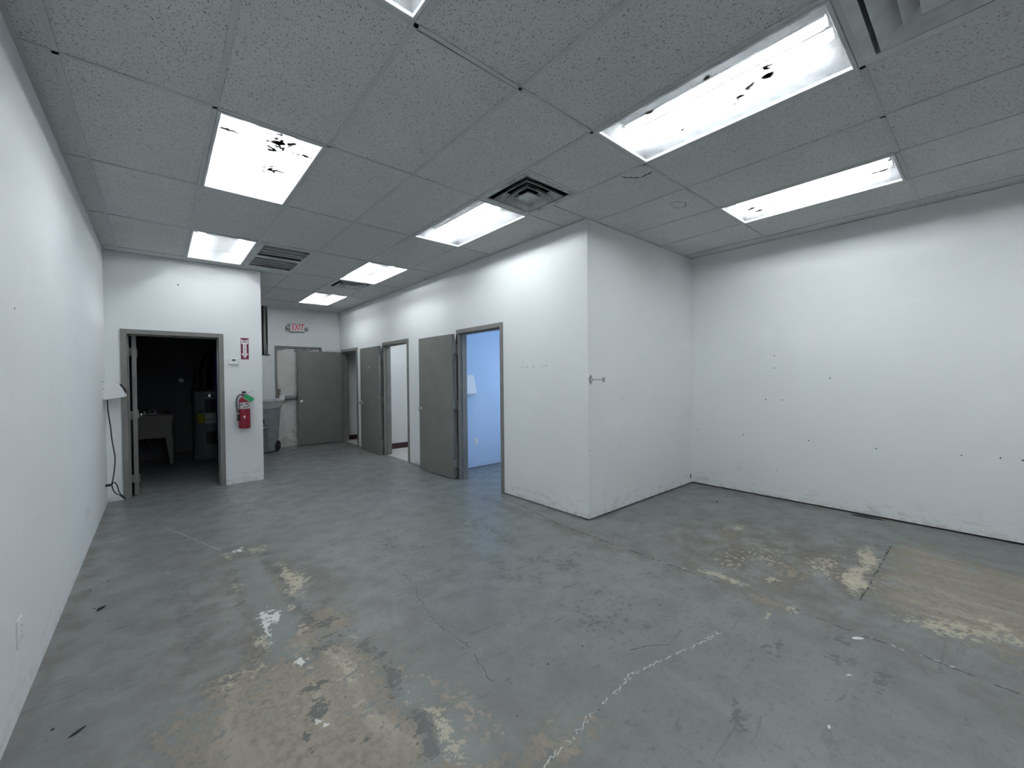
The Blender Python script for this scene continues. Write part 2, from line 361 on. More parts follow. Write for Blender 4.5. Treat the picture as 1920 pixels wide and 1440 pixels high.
def floor_mat():
    k = NT('worn_painted_concrete'); p = k.pos()
    at1 = k.n('ShaderNodeAttribute', attribute_name='wear'); at2 = k.n('ShaderNodeAttribute', attribute_name='soil')
    s1 = k.n('ShaderNodeSeparateColor'); k.l(at1.outputs['Color'], s1.inputs[0]); s2 = k.n('ShaderNodeSeparateColor'); k.l(at2.outputs['Color'], s2.inputs[0])
    peel, pale, dark = s1.outputs; dirt, clean, white = s2.outputs
    n_big = k.noise(.9, 3, .55, vec=p); n_mid = k.noise(5.0, 6, .62, vec=p); n_fine = k.noise(26, 6, .70, vec=p)
    n_str = k.noise(7, 4, .65, vec=k.mapping(p, (1.0, .25, 1)), dist=.4)
    c = k.mix(k.step(n_big, .35, .65), (.166, .177, .174), (.194, .204, .200))
    c = k.mix(k.step(n_mid, .40, .70, 0, .50), c, (.130, .139, .138))
    c = k.mix(k.step(n_fine, .52, .68, 0, .60), c, (.105, .110, .107))
    c = k.mix(k.step(n_fine, .46, .30, 0, .35), c, (.215, .225, .222))
    c = k.mix(k.step(n_str, .58, .72, 0, .30), c, (.225, .232, .225))
    n_sc = k.noise(11, 3, .5, vec=k.mapping(p, (.35, 1.6, 1), (4, 9, 0)), dist=1.2); c = k.mix(k.step(n_sc, .62, .72, 0, .55), c, (.080, .082, .080))
    n_sp = k.noise(60, 3, .6, vec=p); c = k.mix(k.step(n_sp, .62, .70, 0, .5), c, (.085, .088, .086))
    c = k.mix(k.step(n_sp, .34, .28, 0, .5), c, (.27, .28, .27))
    # soft soiling
    dm = k.math('MULTIPLY', dirt, k.step(n_mid, .28, .62)); c = k.mix(k.math('MULTIPLY', dm, 1.1, True), c, (.108, .098, .085))
    dm2 = k.math('MULTIPLY', dirt, k.step(n_fine, .42, .68)); c = k.mix(k.math('MULTIPLY', dm2, .6, True), c, (.215, .192, .162))
    cl = k.mix(k.step(n_fine, .4, .7), (.175, .188, .184), (.150, .160, .157))
    c = k.mix(k.math('MULTIPLY', clean, .85), c, cl)
    mixn = k.math('ADD', k.math('MULTIPLY', k.math('SUBTRACT', n_mid, .5), 1.3), k.math('MULTIPLY', k.math('SUBTRACT', n_fine, .5), 2.2))
    mixs = k.math('ADD', k.math('MULTIPLY', k.math('SUBTRACT', n_str, .5), 1.0), k.math('MULTIPLY', k.math('SUBTRACT', n_fine, .5), 2.4))
    def edge(ch, nz, lo, hi):
        return k.math('MULTIPLY', k.step(k.math('ADD', ch, nz), lo, hi), k.step(ch, .05, .2))
    bare = k.mix(k.step(n_fine, .38, .66), (.290, .252, .208), (.190, .166, .138))
    bare = k.mix(k.step(n_str, .45, .68, 0, .6), bare, (.40, .352, .295))
    bare = k.mix(k.step(n_big, .4, .62, 0, .4), bare, (.18, .158, .135))
    mp = edge(peel, mixn, .36, .60); c = k.mix(mp, c, bare)
    ml = edge(pale, mixs, .42, .50); c = k.mix(ml, c, k.mix(k.step(n_fine, .42, .62), (.50, .45, .355), (.36, .32, .255)))
    md = edge(dark, mixn, .44, .50); c = k.mix(k.math('MULTIPLY', md, .85), c, (.088, .094, .092))
    mw = edge(white, mixs, .42, .47); c = k.mix(mw, c, (.62, .62, .60))
    r = k.math('ADD', k.step(n_mid, .3, .7, .28, .44), k.math('MULTIPLY', k.math('MAXIMUM', mp, ml), .35), True)
    r = k.math('ADD', r, k.math('MULTIPLY', dirt, .12), True)
    k.base(c, r, 0, .42)
    h = k.math('ADD', k.math('MULTIPLY', n_fine, .5), k.math('MULTIPLY', mp, -.5)); k.bump(h, .25, .002)
    return k.m
FLOOR = floor_mat()
cell = .025
nx = int(round((XR-XL+.02)/cell))+1; ny = int(round((YE-YB+.02)/cell))+1
gx = np.linspace(XL-.01, XR+.01, nx); gy = np.linspace(YB-.01, YE+.01, ny)
GX, GY = np.meshgrid(gx, gy)
verts = np.stack([GX.ravel(), GY.ravel(), np.zeros(GX.size)], -1)
ii, jj = np.meshgrid(np.arange(nx-1), np.arange(ny-1)); a = (jj*nx+ii).ravel()
faces = np.stack([a, a+1, a+1+nx, a+nx], -1)
me = bpy.data.meshes.new('floor'); me.vertices.add(len(verts)); me.vertices.foreach_set('co', verts.astype(np.float32).ravel())
me.loops.add(faces.size); me.loops.foreach_set('vertex_index', faces.astype(np.int32).ravel())
me.polygons.add(len(faces)); me.polygons.foreach_set('loop_start', np.arange(0, faces.size, 4, dtype=np.int32)); me.polygons.foreach_set('loop_total', np.full(len(faces), 4, np.int32))
me.update(); me.validate()
m1, m2 = floor_masks(GX, GY)
for nm, arr in (('wear', m1), ('soil', m2)):
    at = me.attributes.new(nm, 'FLOAT_COLOR', 'POINT'); at.data.foreach_set('color', arr.astype(np.float32).ravel())
me.materials.append(FLOOR)
floor = struct(link('floor', me), 'worn grey painted concrete floor with bare tan patches', 'floor')
MB().box(XL-T, XR+T, YB-T, YE+T, -.12, -.004).obj('slab', simple('concrete_slab', (.2, .2, .19), .9), floor)

def ribbon(name, pts, w, mat, jit=.006, seg=.03, gaps=0.0, z=.0012):
    P = [Vector((x, y, 0)) for x, y in pts]; dense = []
    for i in range(len(P)-1):
        n = max(1, int((P[i+1]-P[i]).length/seg))
        for k in range(n): dense.append(P[i].lerp(P[i+1], k/n)+Vector((random.uniform(-jit, jit), random.uniform(-jit, jit), 0)))
    dense.append(P[-1]); mb = MB()
    for i in range(len(dense)-1):
        if random.random() < gaps: continue
        d = (dense[i+1]-dense[i]).normalized(); nrm = Vector((-d.y, d.x, 0))
        w0, w1 = w*random.uniform(.4, 1.3)/2, w*random.uniform(.4, 1.3)/2
        mb.add([dense[i]+nrm*w0+Vector((0,0,z)), dense[i]-nrm*w0+Vector((0,0,z)), dense[i+1]-nrm*w1+Vector((0,0,z)), dense[i+1]+nrm*w1+Vector((0,0,z))], [(0, 1, 2, 3)])
    return mb.obj(name, mat, floor)
crF = [(2.32, .96), (2.06, 1.01), (1.87, 1.05), (1.67, 1.10), (1.48, 1.08), (1.35, 1.08), (1.22, 1.05), (1.14, 1.06), (1.03, 1.04), (.9, 1.0)]
ribbon('crack', crF, .0065, CRACK_W, .010, .014, .30)
ribbon('crack', crF, .004, CRACK_W, .016, .012, .65)
ribbon('crack', [(1.30, 2.86), (1.315, 2.70), (1.30, 2.54), (1.25, 2.40), (1.20, 2.1), (1.19, 2.0), (1.22, 1.79), (1.15, 1.5)], .0035, CRACK_D, .010, .018, .25)
ribbon('joint', [(3.10, 3.80), (2.90, 2.70), (2.88, 1.60), (2.88, 1.2)], .011, CRACK_D, .006, .025, .40)
ribbon('joint', [(2.88, .75), (2.86, .39), (2.87, .21), (2.84, -.1), (2.82, -.5)], .009, CRACK_D, .006, .025, .3)
ribbon('joint', [(2.865, .45), (2.875, .10)], .010, CRACK_W, .010, .02, .6)
ribbon('joint', [(3.30, .515), (4.54, .515)], .010, CRACK_D, .006, .025, .35)
ribbon('scratch', [(.03, 5.17), (.14, 4.86), (.21, 4.65), (.30, 4.36), (.37, 4.16)], .009, CRACK_W, .004, .03, .1)
ribbon('scratch', [(.37, 4.16), (.33, 4.5), (.05, 3.9), (-.05, 4.05)][2:], .007, CRACK_W, .003, .03, .3)
ribbon('scratch', [(1.82, 1.20), (1.92, 1.16), (2.01, 1.09)], .006, CRACK_D, .001, .03, .05)
ribbon('scratch', [(2.5, 3.8), (2.2, 4.3), (1.9, 4.5)], .006, CRACK_W, .003, .05, .4)
ribbon('scratch', [(.7, 6.2), (.55, 6.0), (.62, 5.8)], .008, CRACK_D, .003, .03, .3)

# ================================================================== WALLS
GAP = .014
def wall(name, segs, mat, label, foot=None):
    """segs: boxes of one wall; foot: boxes of the dark slot at its base"""
    mb = MB()
    for s in segs: mb.box(*s)
    o = struct(mb.obj(name, mat), label, 'wall')
    if foot:
        fb = MB()
        for s in foot: fb.box(*s)
        fb.obj('foot_gap', GAP_AND_SHADE, o)
    return o
D1, D2, D3 = (3.86, 4.885), (6.35, 7.40), (8.675, 9.695)     # outer frame limits along the door wall
DU = (-.335, .675)                                            # utility door outer frame limits (x)
DX = (1.865, 2.80)                                            # exit door outer frame (x)
DTOP = 2.095; DTOPU = 2.045; DTOPX = 2.145
IN = .03                                                      # frame overlaps the wall by this
wall_left = wall('wall_left', [(XL-T, XL, YB-T, YE+T, 0, TOP)], WALL_L, 'long white wall on the left side of the room')
wall_right = wall('wall_right', [(XR, XR+T, YB-T, 3.2, GAP, TOP), (XR, XR+T, 4.7, YE+T, 0, TOP), (XR, XR+T, 3.2, 4.7, 0, .9), (XR, XR+T, 3.2, 4.7, 2.1, TOP)], WALL,
                  'white wall on the right with two outlets and a dark gap at the floor', [(XR+.02, XR+T, YB-T, 3.2, 0, GAP+.01)])
wall_alcove = wall('wall_alcove', [(XC, XR, YA, YA+T, GAP, TOP)], WALL, 'white alcove wall with a steel hook near its corner', [(XC+.02, XR, YA+.02, YA+T-.02, 0, GAP+.01)])
segs = []; ys = [YA+T, D1[0]+IN, D1[1]-IN, D2[0]+IN, D2[1]-IN, D3[0]+IN, D3[1]-IN, YE]
for i in range(0, 8, 2): segs.append((XC, XC+T, ys[i], ys[i+1], GAP*.8, TOP))
for d in (D1, D2, D3): segs.append((XC, XC+T, d[0]+IN, d[1]-IN, DTOP-IN, TOP))
wall_doors = wall('wall_corridor', segs, WALL, 'white wall with three grey doors', [(XC+.02, XC+T-.02, ys[i], ys[i+1], 0, GAP+.01) for i in range(0, 8, 2)])
wall_part = wall('wall_partition', [(XL, DU[0]+IN, YP, YP+T, 0, TOP), (DU[1]-IN, XP, YP, YP+T, 0, TOP), (DU[0]+IN, DU[1]-IN, YP, YP+T, DTOPU-IN, TOP)], WALL,
                 'white partition wall around the dark utility doorway')
wall_pass = wall('wall_passage', [(XP-T, XP, YP+T, YE, 0, TOP)], WALL, 'white side wall of the back passage')
SL = (1.50, 1.745)   # open chase with cables
wall_end = wall('wall_end', [(XL-T, SL[0], YE, YE+T, 0, TOP), (SL[0], SL[1], YE, YE+T, 0, 1.95), (SL[1], DX[0]+IN, YE, YE+T, 0, TOP), (DX[1]-IN, XR, YE, YE+T, 0, TOP),
                             (DX[0]+IN, DX[1]-IN, YE, YE+T, DTOPX-IN, TOP), (SL[0], SL[1], YE+T-.01, YE+T, 1.95, TOP)], WALL, 'white end wall with the exit door')
MB().box(SL[0], SL[1], YE+.10, YE+.108, 1.95, TOP).obj('chase_back', GAP_AND_SHADE, wall_end)
MB().box(SL[0]-.01, SL[1]+.03, YE-.02, YE+.02, 1.935, 1.953).obj('chase_edge', BLACK, wall_end)
wall_back = wall('wall_back', [(XL-T, XR+T, YB-T, YB, 0, TOP)], WALL, 'white wall behind the viewpoint')
# side rooms
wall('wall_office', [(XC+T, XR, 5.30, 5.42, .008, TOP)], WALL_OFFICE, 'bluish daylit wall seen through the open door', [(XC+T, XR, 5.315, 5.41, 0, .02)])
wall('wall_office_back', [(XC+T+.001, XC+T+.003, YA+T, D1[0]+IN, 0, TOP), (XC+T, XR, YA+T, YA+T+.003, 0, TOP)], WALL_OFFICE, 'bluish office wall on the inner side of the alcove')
w2 = wall('wall_restroom', [(XC+T, XR, 7.86, 7.98, 0, TOP)], WALL_REST, 'white restroom wall with maroon rubber base')
MB().box(XC+T, XR, 7.850, 7.86, 0, .115).obj('base_strip', MAROON, w2, bevel=.003)
MB().box(XC+T, XC+T+.01, D2[1]-IN+.05, 7.85, 0, .115).obj('base_strip', MAROON, w2, bevel=.003)
w3 = wall('wall_restroom_back', [(XC+T, XR, YE-.02, YE-.001, 0, TOP)], WALL_REST, 'dim restroom wall with black base strip')
MB().box(XC+T, XR, YE-.03, YE-.02, 0, .115).obj('base_strip', MAROON, w3, bevel=.003)
fr = struct(MB().box(XC+.04, XR, 5.42, YE-.001, -.003, .004).obj('floor_restroom', RESTFLOOR), 'pale vinyl floor of the restrooms', 'floor')
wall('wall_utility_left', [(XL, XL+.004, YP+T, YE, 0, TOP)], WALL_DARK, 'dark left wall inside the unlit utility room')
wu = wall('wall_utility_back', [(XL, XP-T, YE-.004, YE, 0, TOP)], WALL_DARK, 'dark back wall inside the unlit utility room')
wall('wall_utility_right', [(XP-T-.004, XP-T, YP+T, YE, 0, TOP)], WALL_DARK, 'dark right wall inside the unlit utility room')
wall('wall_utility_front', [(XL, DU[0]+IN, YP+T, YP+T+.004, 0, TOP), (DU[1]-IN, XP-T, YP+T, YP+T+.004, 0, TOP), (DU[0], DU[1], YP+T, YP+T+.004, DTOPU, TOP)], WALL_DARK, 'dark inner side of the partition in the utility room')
MB().box(XL, XP-T, YE-.014, YE-.004, 0, .11).obj('base_strip', BLACK, wu)
# roof and lower ceilings of the closed rooms
ceiling = struct(MB().box(XL-T, XR+T, YB-T, YE+T, TOP, TOP+.1).obj('ceiling', PLENUM), 'suspended grid ceiling with fissured grey tiles', 'ceiling')
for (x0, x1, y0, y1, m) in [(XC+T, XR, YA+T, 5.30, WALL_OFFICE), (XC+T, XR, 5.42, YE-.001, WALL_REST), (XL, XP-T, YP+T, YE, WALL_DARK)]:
    MB().box(x0, x1, y0, y1, 2.62, 2.66).obj('room_ceiling', m, ceiling)

# ================================================================== CEILING GRID
X0, Y0 = -.3403, .4196; DXG, DYG = .61, 1.22
XS = [XL]+[X0+DXG*i for i in range(10)]+[XR]
YS = [YB]+[Y0+DYG*j for j in range(-3, 8)]+[YE]
def gx_(i): return X0+DXG*i
def gy_(j): return Y0+DYG*j
used = {}   # (col,row) occupied by lights / grilles
LIGHTS = [  # grid column, row, key
    (1, 2, 'A'), (4, 0, 'B'), (7, 0, 'C'), (4, 2, 'D'), (1, 4, 'E'), (4, 4, 'F'), (4, 6, 'G'), (1, 0, 'H'),
    (1, -2, 'I'), (4, -2, 'J'), (7, -2, 'K')]
for c_, r_, k_ in LIGHTS: used[(c_, r_)] = 'full'
used[(2, 4)] = 'full'
used[(4, 1)] = 'near'; used[(4, 5)] = 'far'; used[(4, -1)] = 'near'   # half tile left next to the diffusers
# diffuser half: row1 -> far half is the vent; row5 -> near half is the vent; row -1 -> far half is the vent
tile_cache = {}
TZ = H+.004
def tile(x0, x1, y0, y1):
    w, d = round(x1-x0, 4), round(y1-y0, 4)
    if w < .03 or d < .03: return
    if (w, d) not in tile_cache:
        mb = MB(); e = .010
        def rect(ax, ay, z): return [(-ax, -ay, z), (ax, -ay, z), (ax, ay, z), (-ax, ay, z)]
        mb.loft([rect(w/2-.004, d/2-.004, .015), rect(w/2-.004, d/2-.004, .0)])
        o = mb.obj('ceiling_tile', TILE, ceiling); tile_cache[(w, d)] = o.data
    else: o = link('ceiling_tile', tile_cache[(w, d)], ceiling)
    o.location = ((x0+x1)/2, (y0+y1)/2, TZ); return o
for i in range(len(XS)-1):
    for j in range(len(YS)-1):
        x0, x1, y0, y1 = XS[i], XS[i+1], YS[j], YS[j+1]
        col, row = i-1, j-4
        if y0 >= YA-.01 and x0 >= XC: continue
        if y0 >= YA-.01: x1 = min(x1, XC)
        if y0 < YA < y1 and x0 < XC < x1:
            tile(x0, x1, y0, YA); tile(x0, XC, YA+.004, y1) ; continue
        if y0 < YA < y1 and x0 >= XC: y1 = YA
        if y0 >= YP: 
            if x1 <= XP: continue
            x0 = max(x0, XP)
        if y0 < YP < y1:
            if x1 <= XP: y1 = YP
            elif x0 < XP:
                tile(x0, x1, y0, YP); tile(XP, x1, YP+.004, y1); continue
        u = used.get((col, row))
        if u == 'full': continue
        if u == 'near': y1 = (y0+y1)/2
        if u == 'far': y0 = (y0+y1)/2
        t = tile(x0, x1, y0, y1)
        if t is not None and (col, row) == (2, 1): t.location.y += .020; t.rotation_euler.z = -.012   # the tile that has slipped and shows a dark slit
bw = .012
def bar(name, x0, x1, y0, y1):
    MB().box(x0, x1, y0, y1, H-.002, H+.0035).box((x0+x1)/2-.001 if x1-x0 < .1 else x0, (x0+x1)/2+.001 if x1-x0 < .1 else x1, (y0+y1)/2-.001 if y1-y0 < .1 else y0, (y0+y1)/2+.001 if y1-y0 < .1 else y1, H+.003, H+.035).obj(name, TBAR, ceiling)
for i in range(10):
    x = gx_(i)
    y_end = YE if XP < x < XC else (YP if x < XP else YA)
    bar('main_tee', x-bw, x+bw, YB, y_end)
for j in range(-3, 8):
    y = gy_(j)
    x0 = XL if y < YP else XP; x1 = XR if y < YA else XC
    bar('cross_tee', x0, x1, y-bw, y+bw)
for (c_, yy) in [(4, gy_(2)-.61), (4, gy_(5)+.61), (4, gy_(0)-.61)]:
    bar('cross_tee', gx_(c_), gx_(c_+1), yy-bw, yy+bw)
# wall angle
ang = .02
for s in [(XL, XL+ang, YB, YP), (XL, XP, YP-ang, YP), (XP, XP+ang, YP, YE), (XP, XC, YE-ang, YE), (XC-ang, XC, YA, YE), (XC-ang, XR, YA-ang, YA), (XR-ang, XR, YB, YA), (XL, XR, YB, YB+ang)]:
    MB().box(*s, H-.0015, H+.003).obj('wall_angle', TBAR, ceiling)
# water marks on two tiles
def ring_stain(cx, cy, pts, w, mat):
    mb = MB(); P = [Vector((cx+a, cy+b, TZ-.0012)) for a, b in pts]
    for i in range(len(P)-1):
        d = (P[i+1]-P[i]).normalized(); n = Vector((-d.y, d.x, 0))*w*random.uniform(.5, 1.5)
        mb.add([P[i]+n, P[i]-n, P[i+1]-n, P[i+1]+n], [(0, 1, 2, 3)])
    mb.obj('water_stain', mat, ceiling)
def jag(pts, n=5, a=.006):
    return [(p.x+random.uniform(-a, a), p.y+random.uniform(-a, a)) for p in smoothpath([(x, y, 0) for x, y in pts], n)]
ring_stain(0, 0, jag([(2.745, 1.855), (2.80, 1.83), (2.858, 1.771), (2.861, 1.704), (2.846, 1.664)]), .007, STAIN_TILE)
ring_stain(0, 0, jag([(3.52, 1.886), (3.50, 1.84), (3.515, 1.80), (3.56, 1.775), (3.60, 1.776), (3.66, 1.81), (3.663, 1.858), (3.60, 1.89)]), .004, STAIN_PALE)

# ================================================================== LIGHT FIXTURES
LENS = {_k: lens_mat('lens_clean') for _k in 'D'}
for _k in 'BCFGHIJK': LENS[_k] = LENS['D']
LENS['A'] = lens_mat('lens_cloudy', .22); LENS['E'] = lens_mat('lens_hazy', .17); LENS['F'] = LENS['G'] = LENS['A']
# grime on the lenses: (x, y, spread x, spread y, flecks, fleck size)
GRIME_AT = {
 'A': [(.045, -.43, .028, .05, 60, .015), (.05, -.42, .05, .08, 50, .008), (.11, -.47, .012, .018, 14, .015), (.04, -.33, .012, .012, 8, .014), (.085, -.03, .035, .025, 45, .014), (.06, .0, .05, .04, 24, .008), (-.21, -.41, .045, .005, 34, .010), (.23, -.385, .035, .005, 30, .010), (-.02, -.1, .1, .1, 6, .007), (.06, .22, .05, .006, 16, .008)],
 'B': [(-.20, .27, .008, .010, 14, .013), (-.225, -.07, .003, .008, 8, .011), (-.068, -.30, .008, .012, 12, .011), (.0, -.28, .010, .014, 16, .013), (.016, -.196, .006, .014, 9, .011), (.067, -.125, .006, .012, 9, .010), (.11, .227, .003, .005, 5, .009), (0, 0, .12, .3, 8, .006)],
 'C': [(-.058, .41, .012, .02, 20, .015), (.058, .376, .010, .016, 14, .013), (-.055, -.49, .006, .035, 22, .013), (0, .25, .01, .01, 5, .009)],
 'E': [(-.08, -.25, .018, .010, 16, .013)]}
TUBE_X = dict(A=.11, E=.185, F=.175, G=.175, B=.055, C=.07, D=.055, H=.055, I=.055, J=.055, K=.055)
LBL = {
 'A': 'square-looking ceiling light with brown blotched lens near the left wall',
 'B': 'large specked ceiling light between the camera and the alcove, nearest on the right',
 'C': 'long ceiling light closest to the right wall',
 'D': 'ceiling light beside the black-edged square air vent',
 'E': 'ceiling light next to the slotted return grille, above the utility doorway',
 'F': 'ceiling light in the passage beside the small vent',
 'G': 'farthest small ceiling light in front of the exit sign',
 'H': 'ceiling light cut off by the top edge of the photo',
 'I': 'ceiling light behind the viewpoint along the left wall',
 'J': 'ceiling light behind the viewpoint in the middle of the room',
 'K': 'ceiling light behind the viewpoint along the right wall'}
def light_parts(root, key, tubemat=TUBEMAT, w=.61, d=1.22):
    hw, hd = w/2-.014, d/2-.014; iw, idp = hw-.018, hd-.018
    fb = MB()
    for (x0, x1, y0, y1) in [(-hw, -iw, -hd, hd), (iw, hw, -hd, hd), (-iw, iw, -hd, -idp), (-iw, iw, idp, hd)]: fb.box(x0, x1, y0, y1, -.006, .012)
    fb.obj('frame', FIXFRAME, root, bevel=.002)
    hb = MB(); z1 = .125; tw, td = iw-.03, idp-.02
    hb.loft([[(-iw-.004, -idp-.004, .006), (iw+.004, -idp-.004, .006), (iw+.004, idp+.004, .006), (-iw-.004, idp+.004, .006)], [(-tw, -td, z1), (tw, -td, z1), (tw, td, z1), (-tw, td, z1)]], cap=False)
    hb.add([(-tw, -td, z1), (tw, -td, z1), (tw, td, z1), (-tw, td, z1)], [(0, 1, 2, 3)])
    hb.obj('housing', REFLECT if key == 'A' else HOUSING, root)
    MB().add([(-iw, -idp, 0), (iw, -idp, 0), (iw, idp, 0), (-iw, idp, 0)], [(0, 1, 2, 3)]).obj('diffuser', LENS[key], root)
    if key in GRIME_AT:
        gb = MB()
        for (gx0, gy0, sx, sy, cnt, sz) in GRIME_AT[key]:
            for _ in range(cnt):
                px, py = random.gauss(gx0, sx), random.gauss(gy0, sy); r_ = sz*random.uniform(.4, 1.4)
                if abs(px) > iw-.01 or abs(py) > idp-.01: continue
                gb.add([(px+r_*random.uniform(.5, 1.2)*math.cos(t*1.0472), py+r_*random.uniform(.5, 1.2)*math.sin(t*1.0472), -.0012) for t in range(6)], [(0, 1, 2, 3, 4, 5)])
        gb.obj('grime', GRIME, root)['kind'] = 'stuff'
    for s in (-1, 1):
        L = td-.03; x = s*TUBE_X[key]
        MB().tube([(x, -L, .066), (x, L, .066)], .016, 8).obj('tube', tubemat, root, smooth=True)
        prof = [(-.036, .076), (-.03, .090), (-.015, .100), (.015, .100), (.03, .090), (.036, .076)]
        MB().loft([[(x+a, -L-.01, b) for a, b in prof], [(x+a, L+.01, b) for a, b in prof]], cap=False, close=False).obj('reflector', REFLECT, root)
for c_, r_, k_ in LIGHTS:
    o = empty('ceiling_light', (gx_(c_)+DXG/2, gy_(r_)+DYG/2, H))
    tag(o, LBL[k_], 'ceiling light', 'fluorescent ceiling lights'); light_parts(o, k_)
# the lit restroom has a fixture of its own
o = empty('ceiling_light', (3.95, 6.85, 2.49)); tag(o, 'restroom ceiling light behind the door wall', 'ceiling light', 'fluorescent ceiling lights'); light_parts(o, 'D')

# ================================================================== VENTS AND GRILLE
def diffuser_vent(cx, cy, label, dirty=False, clean=False):
    o = empty('air_vent', (cx, cy, H)); tag(o, label, 'air vent', 'square ceiling air vents')
    m = VENT_DIRTY if dirty else VENT
    hw = .293; fb = MB()
    iw = .245
    for (x0, x1, y0, y1) in [(-hw, -iw, -hw, hw), (iw, hw, -hw, hw), (-iw, iw, -hw, -iw), (-iw, iw, iw, hw)]: fb.box(x0, x1, y0, y1, -.004, .004)
    fb.obj('frame', m, o, bevel=.001)
    MB().loft([[(-iw, -iw, .002), (iw, -iw, .002), (iw, iw, .002), (-iw, iw, .002)], [(-iw, -iw, .16), (iw, -iw, .16), (iw, iw, .16), (-iw, iw, .16)]], cap=False).add([(-iw, -iw, .16), (iw, -iw, .16), (iw, iw, .16), (-iw, iw, .16)], [(0, 1, 2, 3)]).obj('throat', VENT_DIRTY if clean else BLACK, o)
    def sq(h, z): return [(-h, -h, z), (h, -h, z), (h, h, z), (-h, h, z)]
    for (h0, h1, z0, z1) in ([(.225, .140, -.012, .030), (.136, .085, -.014, .024)] if clean else [(.212, .150, -.016, .045), (.138, .090, -.018, .038)]):
        MB().loft([sq(h0, z0), sq(h1, z1), sq(h1-.003, z1-.002), sq(h0-.004, z0-.003), sq(h0, z0)], cap=False).obj('louver', m, o)
    MB().loft([sq(.075, -.020), sq(.072, -.012), sq(.03, .02)]).obj('centre_plate', m, o)
    return o
diffuser_vent(gx_(4)+.305, gy_(2)-.305, 'square air vent with black-edged louvers beside a ceiling light', True)
diffuser_vent(gx_(4)+.305, gy_(5)+.305, 'small far square air vent next to the passage ceiling light')
diffuser_vent(gx_(4)+.305, gy_(0)-.305, 'large square air vent cut off at the top right of the photo', clean=True)
g = empty('return_grille', (gx_(2)+DXG/2, gy_(4)+DYG/2, H)); tag(g, 'slotted return air grille with dark gaps beside a ceiling light', 'air grille')
hw, hd = .293, .598; fb = MB()
for (x0, x1, y0, y1) in [(-hw, -.245, -hd, hd), (.245, hw, -hd, hd), (-.245, .245, -hd, -.53), (-.245, .245, .53, hd), (-.245, .245, -.045, .045)]: fb.box(x0, x1, y0, y1, -.006, .004)
fb.obj('frame', VENT, g, bevel=.001)
MB().box(-.25, .25, -.56, .56, .16, .164).obj('backing', PLENUM, g)
slat = None
for b0 in (-.53, .045):
    for kx in range(1, 4):
        y = b0+kx*(.485/4)
        if slat is None:
            slat_mat = simple('grille_slat_enamel', (.78, .79, .79), .5, 0, .3, .03)
            slat = MB().add([(-.247, -.009, -.006), (.247, -.009, -.006), (.247, .008, -.006), (-.247, .008, -.006), (-.247, .010, .03), (.247, .010, .03), (.247, .013, .03), (-.247, .013, .03)], [(0,3,2,1),(4,5,6,7),(0,1,5,4),(1,2,6,5),(2,3,7,6),(3,0,4,7)]).obj('slat', slat_mat, g, loc=(0, y, 0))
        else: link('slat', slat.data, g, loc=(0, y, 0))

# ================================================================== DOORS
def frame_parts(root, w, top, depth, fw=.055, mat=GREY_FRAME):
    """frame around local x in 0..w (outer), wall depth along +y from 0 to depth"""
    p = .012
    for nm, x0, x1 in (('jamb', 0, fw), ('jamb', w-fw, w)):
        mb = MB().box(x0, x1, -p, depth+p, 0, top)
        sx0, sx1 = (x1, x1+.015) if x0 == 0 else (x0-.015, x0)
        mb.box(sx0, sx1, .045, depth, 0, top-fw)
        mb.obj(nm, mat, root, bevel=.002)
    MB().box(fw, w-fw, -p, depth+p, top-fw, top).box(fw, w-fw, .045, depth, top-fw-.015, top-fw).obj('head_jamb', mat, root, bevel=.002)
def leaf(root, hx, hy, ang, w, h, side=1, thick=.044, mat=GREY_DOOR, knob=True, hinge_face=True, extras=None):
    """leaf hinged at (hx,hy) in root space; local x runs from hinge to free edge; thickness along +y*side"""
    lf = bpy.data.objects.new('door_leaf', None)
    y0, y1 = (0, thick) if side > 0 else (-thick, 0)
    lf = MB().box(.004, w, y0, y1, .012, h).obj('door_leaf', mat, root, bevel=.002, loc=(hx, hy, 0)); lf.rotation_euler.z = ang
    if knob:
        for s, yy in ((-1, y0), (1, y1)):
            kb = MB().lathe([(.033, 0), (.033, s*.006), (.012, s*.010), (.011, s*.032), (.022, s*.036), (.029, s*.048), (.027, s*.062), (.016, s*.068)], (w-.068, yy, .955), 16, 'y').obj('knob', CHROME, lf, smooth=True)
    for hz in (.22, h/2+.02, h-.22):
        MB().box(-.014, .006, y0+.002, y1-.002, hz-.05, hz+.05).lathe([(.007, -.052), (.007, .052)], (-.006, y0-.004 if side > 0 else y1+.004, hz), 8).obj('hinge', GREY_FRAME, lf)
    return lf
# doors in the x = XC wall: local x runs along -y (from far jamb to near jamb), local y goes into the wall (+x)
def wall_door(name, d, label):
    o = empty(name, (XC, d[1], 0), -math.pi/2); struct(o, label, 'door'); frame_parts(o, d[1]-d[0], DTOP, T); return o
d1 = wall_door('door_1', D1, 'grey door swung back beside the blue-lit office doorway')
d2 = wall_door('door_2', D2, 'grey door swung back beside the bright restroom doorway')
d3 = wall_door('door_3', D3, 'grey door standing open across the exit door')
def ang_to(root, hinge, free):
    # hinge & free in world; returns local hinge position and angle
    iw = Matrix.Rotation(math.pi/2, 4, 'Z') @ Matrix.Translation(-Vector(root.location))
    a, b = iw @ Vector((*hinge, 0)), iw @ Vector((*free, 0)); return a.x, a.y, math.atan2(b.y-a.y, b.x-a.x), (b-a).length
LH = 2.035
hx, hy, an, ln = ang_to(d1, (3.150, 4.875), (3.115, 5.78)); L1 = leaf(d1, hx, hy, an, .905, LH, 1)
hx, hy, an, ln = ang_to(d2, (3.150, 7.39), (3.143, 8.29)); L2 = leaf(d2, hx, hy, an, .905, LH, 1)
